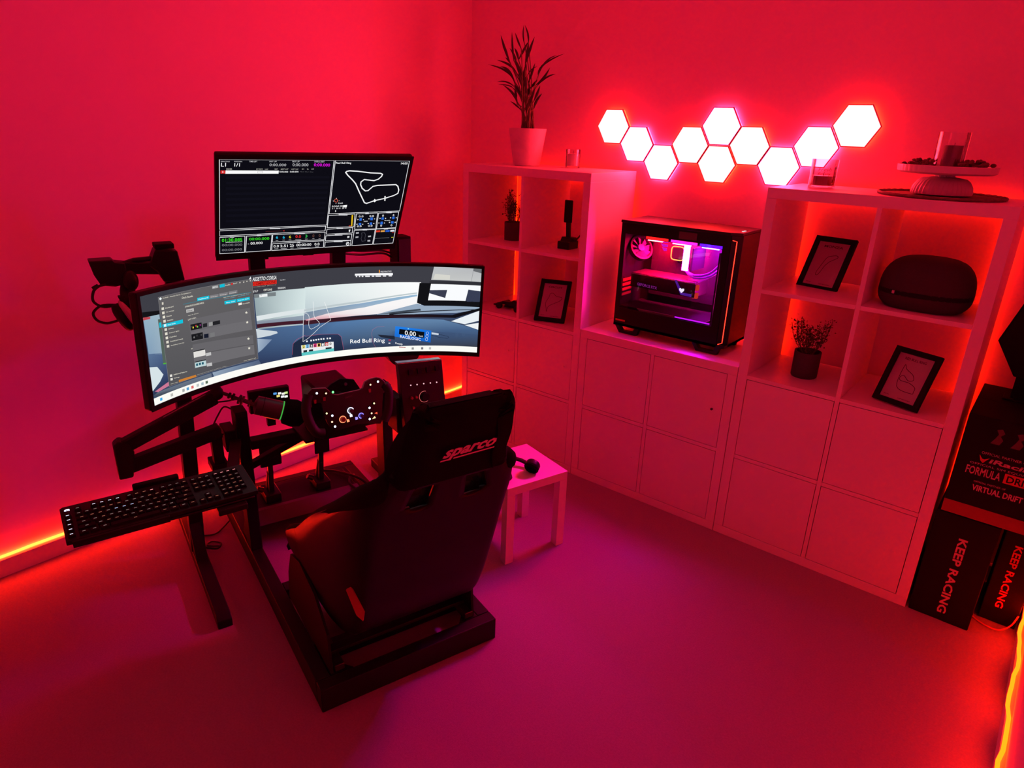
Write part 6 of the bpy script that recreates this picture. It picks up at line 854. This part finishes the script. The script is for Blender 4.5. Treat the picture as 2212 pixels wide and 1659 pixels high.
# backs of both monitors
sheet(uw, .34, .66, .22, .78, -.075, -.03, 10).build('rear_cover', M_blk, um, recalc=True, bevel=.008)
sheet(upm, .3, .7, .15, .7, -.045, -.022, 1).build('rear_cover', M_blk, upn, recalc=True, bevel=.006)
MB().box(0, 0, 0, 0, 0, 0) if False else None
sheet(upm, .455, .515, -.098, -.06, -.02, -.003, 1).build('control_joystick', M_blk2, upn, recalc=True)

# ------------------------------------------------------------ monitor stand
ms = thing('monitor_stand', 'free-standing black monitor stand with two tall posts and long floor feet', 'monitor stand', rg(.29, 1.0, 0))
MS = lambda n, mb, m=M_steel, **k: mb.build(n, m, ms, **k)
for a in (-.172, .735):
    MS('foot', R_().ext([(a-.024, .525, 0), (a-.024, 1.38, 0), (a-.024, 1.38, .045), (a-.024, .545, .045), (a-.024, .525, .03)], (.048, 0, 0)), recalc=True, bevel=.003)
    MS('post', R_().bar((a, 1.0, .045), (a+(.045 if a < 0 else 0), 1.0, 1.03), .05, .05, up=(0, 1, 0)), bevel=.003)
    MS('foot_gusset', R_().ext([(a-.02, .90, .045), (a-.02, .975, .045), (a-.02, .975, .17)], (.04, 0, 0)), recalc=True)
MS('cross_beam', R_().bar((-.13, 1.0, 1.0), (.737, 1.0, 1.0), .045, .05, up=(0, 0, 1)), bevel=.003)
MS('mount_arm', R_().bar((.285, .98, 1.0), (.285, .80, 1.0), .10, .10, up=(0, 0, 1)), bevel=.004)
for a in (.150, .447):
    MS('upper_post', R_().bar((a, .97, 1.0), (a, .93, 1.24), .052, .035, up=(0, 1, 0)), bevel=.003)
    MS('upper_mount', R_().bar((a, .93, 1.225), (a, .79, 1.345), .05, .04, up=(0, 0, 1)), bevel=.003)
MS('cable_clip', R_().box(.162, .19, .935, .965, 1.17, 1.19), M_blk2)
# disc shaped bracket on the right post
MS('post_bracket', R_().cyl((.70, .96, .76), (.69, .90, .76), .075, .07, 24), M_blk)
sp = thing('speaker', 'small black box speaker on a bracket right of the upper monitor', 'speaker', rg(.735, 1.0, 1.08))
R_().box(.705, .765, .97, 1.05, 1.09, 1.215).build('cabinet', M_blk2, sp, bevel=.003)
R_().box(.71, .76, .966, .97, 1.10, 1.205).build('front_grille', mat('grille', (.02, .018, .018), .8, scale=400, var=.6), sp, smooth=0)
R_().bar((.735, 1.0, 1.03), (.735, 1.01, 1.09), .03, .03, up=(0, 1, 0)).build('bracket', M_steel, sp)

# ------------------------------------------------------------ keyboard on its tray
KY, KT = .047, .092
def kx(): 
    c, s = math.cos(KY), math.sin(KY); x = Vector((c, s, 0)); d_ = Vector((-s, c, 0)); y = d_*math.cos(KT)+Vector((0, 0, math.sin(KT))); z = x.cross(y)
    return RM @ Matrix(((x.x, y.x, z.x, -.305), (x.y, y.y, z.y, .350), (x.z, y.z, z.z, .642), (0, 0, 0, 1)))
KM = kx(); KB = lambda: MB(KM)
kb = thing('keyboard', 'long black mechanical keyboard with glowing key legends on a tray left of the seat', 'keyboard', KM @ Vector((0, 0, -.02)))
KB().ext([(-.2375, -.082, -.02), (.2375, -.082, -.02), (.2375, .076, -.02), (.231, .082, -.02), (-.231, .082, -.02), (-.2375, .076, -.02)], (0, 0, .013)).build('case', M_blk, kb, recalc=True, bevel=.002)
KB().box(-.06, .06, .083, .10, -.02, .004).build('rear_hump', M_blk2, kb, bevel=.004)
def keymesh(name, w, d_, ms_, leg):
    mb = MB().add([(-w/2, -d_/2, 0), (w/2, -d_/2, 0), (w/2, d_/2, 0), (-w/2, d_/2, 0), (-w/2+.0015, -d_/2+.0015, .0065), (w/2-.0015, -d_/2+.0015, .0065), (w/2-.0015, d_/2-.0012, .0065), (-w/2+.0015, d_/2-.0012, .0065)], [(4, 5, 6, 7), (0, 1, 5, 4), (1, 2, 6, 5), (2, 3, 7, 6), (3, 0, 4, 7)])
    if leg: mb.add([(-.0036, -.001, .0067), (.0036, -.001, .0067), (.0036, .0016, .0067), (-.0036, .0016, .0067)], [(0, 1, 2, 3)], 1)
    me = bpy.data.meshes.new(name); me.from_pydata([tuple(v) for v in mb.v], [], mb.f); me.materials.append(M_blk2); me.materials.append(ms_); me.polygons.foreach_set('material_index', mb.mi); return me
LG = {'r': glow('legend_red', (.30, .10, .06)), 'd': glow('legend_dim', (.20, .13, .12)), 'w': glow('legend_white', (.9, .9, 1.1)), 'p': glow('legend_pink', (1.0, .35, .35)), 'b': glow('legend_blue', (.45, .6, .9))}
kmc = {}
rk = random.Random(2); U_ = .0192; RZ = (KM.to_3x3()).to_euler()
def key(x, y, wu=1, c=None):
    c = c or ('r' if rk.random() < .55 else 'd'); k = (wu, c)
    if k not in kmc: kmc[k] = keymesh('keycap', wu*U_-.0024, U_-.003, LG[c], True)
    o = bpy.data.objects.new('keycap', kmc[k]); COL.objects.link(o); o.parent = kb
    o.location = KM @ Vector((x, y, -.0068))-ROOT[kb.name]; o.rotation_euler = RZ
x0 = -.2225; ys = [.0475-i*.0222 for i in range(6)]
for i in range(1, 6): key(x0, ys[i], 1, 'w')
xa = x0+1.3*U_
rows = [[(1, 1.0)]+[(1, 2+.0+k) for k in range(4)]+[(1, 6.5+k) for k in range(4)]+[(1, 11+k) for k in range(4)]]
for k in range(13):
    xx = xa+([0, 2, 3, 4, 5, 6.5, 7.5, 8.5, 9.5, 11, 12, 13, 14][k])*U_*.985
    key(xx, ys[0]+.003, 1, 'w' if 1 <= k <= 4 else ('p' if k == 8 else None))
for r, lay in enumerate(([1]*13+[2], [1.5]+[1]*12+[1.5], [1.75]+[1]*11+[2.25], [2.25]+[1]*10+[2.75], [1.25, 1.25, 1.25, 6.25, 1.25, 1.25, 1.25, 1.25])):
    x = xa-U_/2
    for w in lay: key(x+w*U_*.985/2, ys[r+1], w, 'b' if (r == 1 and w == 1 and 3 < (x-xa)/U_ < 6) else None); x += w*U_*.985
xn = xa+15.25*U_*.985
for r, n_ in enumerate((3, 3, 3, 0, 1, 3)):
    for k in range(n_): key(xn+(k if n_ > 1 else 1)*U_*.985, ys[r]+(.003 if r == 0 else 0))
xm = xn+3.3*U_*.985
for r, n_ in enumerate((4, 4, 4, 4, 4, 3)):
    for k in range(n_): key(xm+k*U_*.92, ys[r]+(.003 if r == 0 else 0), 1 if r or 1 else 1, 'p' if r == 0 else None)
em = put_text(MB(KM), 'G', (-.2285, .0555, -.0066), (.013, 0, 0), (0, .011, 0), .08); em.build('emblem', glow('emblem_cool', (1.6, 1.6, 2.4)), kb, smooth=0)
KB().box(-.218, -.208, .056, .066, -.0069, -.0066).build('emblem_mark', MATS['emblem_cool'], kb, smooth=0) if False else None
kt = thing('keyboard_tray', 'narrow black tray on an arm carrying the keyboard', 'tray', KM @ Vector((.1, 0, -.03)))
KB().box(-.22, .225, -.087, .07, -.0265, -.0205).build('tray_board', M_steel, kt, bevel=.002)
KB().box(-.2245, .0, -.0905, -.083, -.0265, -.008).build('front_lip', M_steel, kt, bevel=.001)
KB().box(.12, .2, -.105, -.02, -.045, -.0265).build('tray_clamp', M_blk, kt, bevel=.003)
MB().bar(KM @ Vector((.17, -.03, -.036)), rg(-.02, .79, .56), .035, .02).build('tray_arm', M_steel, kt, bevel=.002)
R_().box(-.052, -.0125, .80, .89, .52, .60).build('arm_clamp', M_steel, kt, bevel=.003)

# ------------------------------------------------------------ microphone on its boom
mc = thing('boom_microphone', 'black microphone with a green ring on a low folding boom arm', 'microphone', rg(-.085, .80, .49))
MC = lambda n, mb, m=M_blk, **k: mb.build(n, m, mc, **k)
MC('riser', R_().bar((-.082, .80, .485), (-.082, .80, .625), .036, .036, up=(0, 1, 0)), M_steel, bevel=.003)
MC('clamp', R_().box(-.11, -.055, .775, .86, .462, .492), M_steel, bevel=.003)
MC('lower_arm', R_().bar((-.065, .80, .612), (-.372, .80, .545), .040, .048, up=(0, 0, 1)), M_steel, bevel=.005)
MC('elbow', R_().ext([(-.392, .775, .512), (-.35, .775, .512), (-.335, .775, .60), (-.345, .775, .635), (-.375, .775, .648), (-.392, .775, .635)], (0, .05, 0)), recalc=True, bevel=.006)
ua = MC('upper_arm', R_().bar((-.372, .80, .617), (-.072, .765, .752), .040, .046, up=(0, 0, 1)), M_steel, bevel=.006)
R_().bar((-.235, .778, .704), (-.10, .7625, .765), .006, .004).build('edge_highlight', mat('grey_highlight', (.35, .34, .34), .4), ua, smooth=0)  # highlight along the arm's edge, painted as a light grey strip
MC('arm_tip', R_().ell((-.066, .762, .765), (.022, .022, .026), 14, 8), M_blk)
a, b = rg(-.055, .755, .768), rg(.045, .70, .718); dv = b-a
MC('threaded_rod', MB().cyl(a, b, .006, n=10), M_dalu)
for k, r in ((.22, .011), (.32, .013), (.50, .017), (.58, .017), (.78, .013)): MC('rod_nut', MB().cyl(a+dv*k, a+dv*(k+.05), r, n=14), M_dalu if k > .4 else M_blk)
m0, m1 = rg(.042, .70, .722), rg(.125, .675, .692); mv = m1-m0
bd = MC('body', MB().tube([m0-mv*.06, m0, m0+mv*.03, m1], [.012, .026, .033, .033], 28), mat('satin_black', (.028, .028, .030), .35, spec=.6))
MB().tube([m1-mv*.06, m1-mv*.02], .0337, 28).build('ring', glow('green_ring', (.05, .42, .06)), bd)
MB().tube([m0+mv*.25-Vector((0, 0, .0)), m0+mv*.27], .0338, 28).build('seam', M_blk2, bd)
MC('foam_cover', MB().tube([m1, m1+mv*.06, m1+mv*.4, m1+mv*.7, m1+mv*.88], [.034, .044, .049, .042, .02], 24), M_foam)
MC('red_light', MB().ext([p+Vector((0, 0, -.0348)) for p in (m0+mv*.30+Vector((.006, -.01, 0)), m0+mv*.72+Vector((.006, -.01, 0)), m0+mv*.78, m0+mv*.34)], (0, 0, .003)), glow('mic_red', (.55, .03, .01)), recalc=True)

# ------------------------------------------------------------ bracket and headset left of the curved monitor
bk = thing('clamp_bracket', 'black clamp bracket with two blocks reaching left from behind the curved monitor', 'bracket', rg(-.15, .93, 1.12))
BK = lambda n, mb, m=M_blk, **k: mb.build(n, m, bk, **k)
BK('clamp_block', R_().ext([(-.196, .88, 1.185), (-.172, .88, 1.236), (-.108, .88, 1.228), (-.098, .88, 1.13), (-.16, .88, 1.13), (-.175, .88, 1.165)], (0, .07, 0)), recalc=True, bevel=.004)
BK('clamp_cap', R_().box(-.172, -.115, .885, .945, 1.236, 1.252), M_blk2, bevel=.003)
BK('arm', R_().bar((-.30, .91, 1.185), (-.16, .91, 1.172), .04, .038, up=(0, 0, 1)), M_steel, bevel=.004)
BK('arm_tube', R_().tube([(-.275, .905, 1.192), (-.235, .905, 1.203), (-.185, .905, 1.205)], .008, 8), M_cab)
BK('end_block', R_().ext([(-.360, .88, 1.212), (-.296, .88, 1.212), (-.290, .88, 1.203), (-.262, .88, 1.198), (-.262, .88, 1.135), (-.30, .88, 1.128), (-.338, .88, 1.135), (-.352, .88, 1.17)], (0, .065, 0)), recalc=True, bevel=.005)
BK('joint_knob', R_().ell((-.256, .86, 1.148), (.022, .02, .032), 16, 10), M_blk)
BK('post_clamp', R_().bar((-.13, .92, 1.13), (-.13, .99, 1.02), .045, .03, up=(0, 0, 1)), M_steel, bevel=.003)
hs = thing('hanging_headset', 'black headset hanging from the clamp bracket with one pale ear pad facing the room', 'headphones', rg(-.29, .88, 1.07))
HS = lambda n, mb, m=M_blk, **k: mb.build(n, m, hs, **k)
HS('headband', R_().tube(catmull([(-.262, .885, 1.13), (-.27, .88, 1.105), (-.262, .87, 1.085), (-.28, .875, 1.06)], 5), .012, 10, flat=2.0), M_blk)
HS('hinge', R_().ext([(-.30, .86, 1.10), (-.245, .86, 1.10), (-.24, .86, 1.065), (-.285, .86, 1.06)], (0, .03, 0)), recalc=True, bevel=.004)
M5 = RM @ Matrix.Translation((-.288, .868, 1.035)) @ Matrix.Rotation(-.42, 4, 'Y')
cup = MB(M5).ell((-.008, 0, 0), (.018, .034, .048), 18, 12, pw=.8).build('ear_cup', M_blk, hs)
MB(M5).ell((.012, 0, 0), (.012, .036, .050), 18, 12, pw=.85).build('ear_pad', mat('pale_ear_pad', (.62, .55, .57), .9, var=.1, scale=200, bump=.3), cup, label='pale fabric ear pad')
for pts in ([(-.30, .87, 1.075), (-.34, .87, 1.07), (-.366, .87, 1.09), (-.362, .87, 1.12), (-.345, .875, 1.135), (-.325, .88, 1.138)], [(-.30, .87, 1.072), (-.345, .872, 1.075), (-.372, .872, 1.055), (-.366, .87, 1.03), (-.34, .868, 1.018), (-.305, .865, 1.025)]):
    HS('cable_loop', R_().tube(catmull(pts, 6), .0042, 7), M_cab)
HS('plug', R_().cyl((-.345, .88, 1.137), (-.362, .88, 1.128), .006, n=10), M_blk)

# ------------------------------------------------------------ loose cables
def cable(label, pts, r=.0035, name='cable'):
    t = thing(name, label, 'cable', rg(*pts[0])); R_().tube(catmull(pts, 7), r, 7).build('lead', M_cab, t)
cable('thin black cable strung level from the boom arm tip to the microphone', [(-.10, .79, .724), (-.04, .80, .715), (.02, .80, .712), (.055, .72, .712)], .0028)
cable('black cable bowing from the riser up to the left upright of the cockpit', [(-.082, .82, .625), (-.06, .84, .65), (-.035, .85, .675), (-.01, .84, .664)], .003)
cable('black cable slung midway between the boom riser and the left upright', [(-.075, .82, .585), (-.045, .83, .58), (-.01, .84, .578)], .003)
cable('black cable low between the left stand post and the left upright', [(-.15, .97, .50), (-.10, .92, .525), (-.055, .88, .53), (-.012, .86, .52)], .003)
cable('black cable sagging behind the upper monitor toward the speaker, upper one of two', [(.45, .96, 1.19), (.55, 1.0, 1.165), (.65, 1.0, 1.16), (.72, 1.04, 1.13), (.76, 1.05, 1.09)], .004)
cable('black cable sagging behind the upper monitor toward the speaker, lower one of two', [(.47, .955, 1.17), (.56, 1.0, 1.15), (.66, 1.0, 1.148), (.735, 1.06, 1.10)], .0045)
cable('black cable trailing along the carpet from the right upright to the pedals', [(.55, 1.0, .12), (.52, 1.06, .14), (.46, 1.17, .135), (.40, 1.23, .13)], .006)
cable('black cable crossing the open floor between pedals and right side rail', [(.535, .90, .10), (.50, .95, .12), (.47, 1.02, .14), (.50, 1.1, .13), (.54, 1.16, .10)], .005)
cable('thin black cable lying on the carpet between the left stand foot and the cockpit', [(-.145, 1.15, .004), (-.09, 1.13, .004), (-.05, 1.16, .005), (-.016, 1.18, .02)], .003)
cable('coiled thin black cable end on the carpet beside the left stand foot', [(-.14, 1.05, .004), (-.10, 1.02, .004), (-.08, 1.05, .004), (-.11, 1.08, .004), (-.13, 1.06, .0045), (-.09, 1.03, .005)], .003)
for o in list(bpy.data.objects):
    if o.type == 'MESH' and not o.data.materials: o.data.materials.append(M_blk)
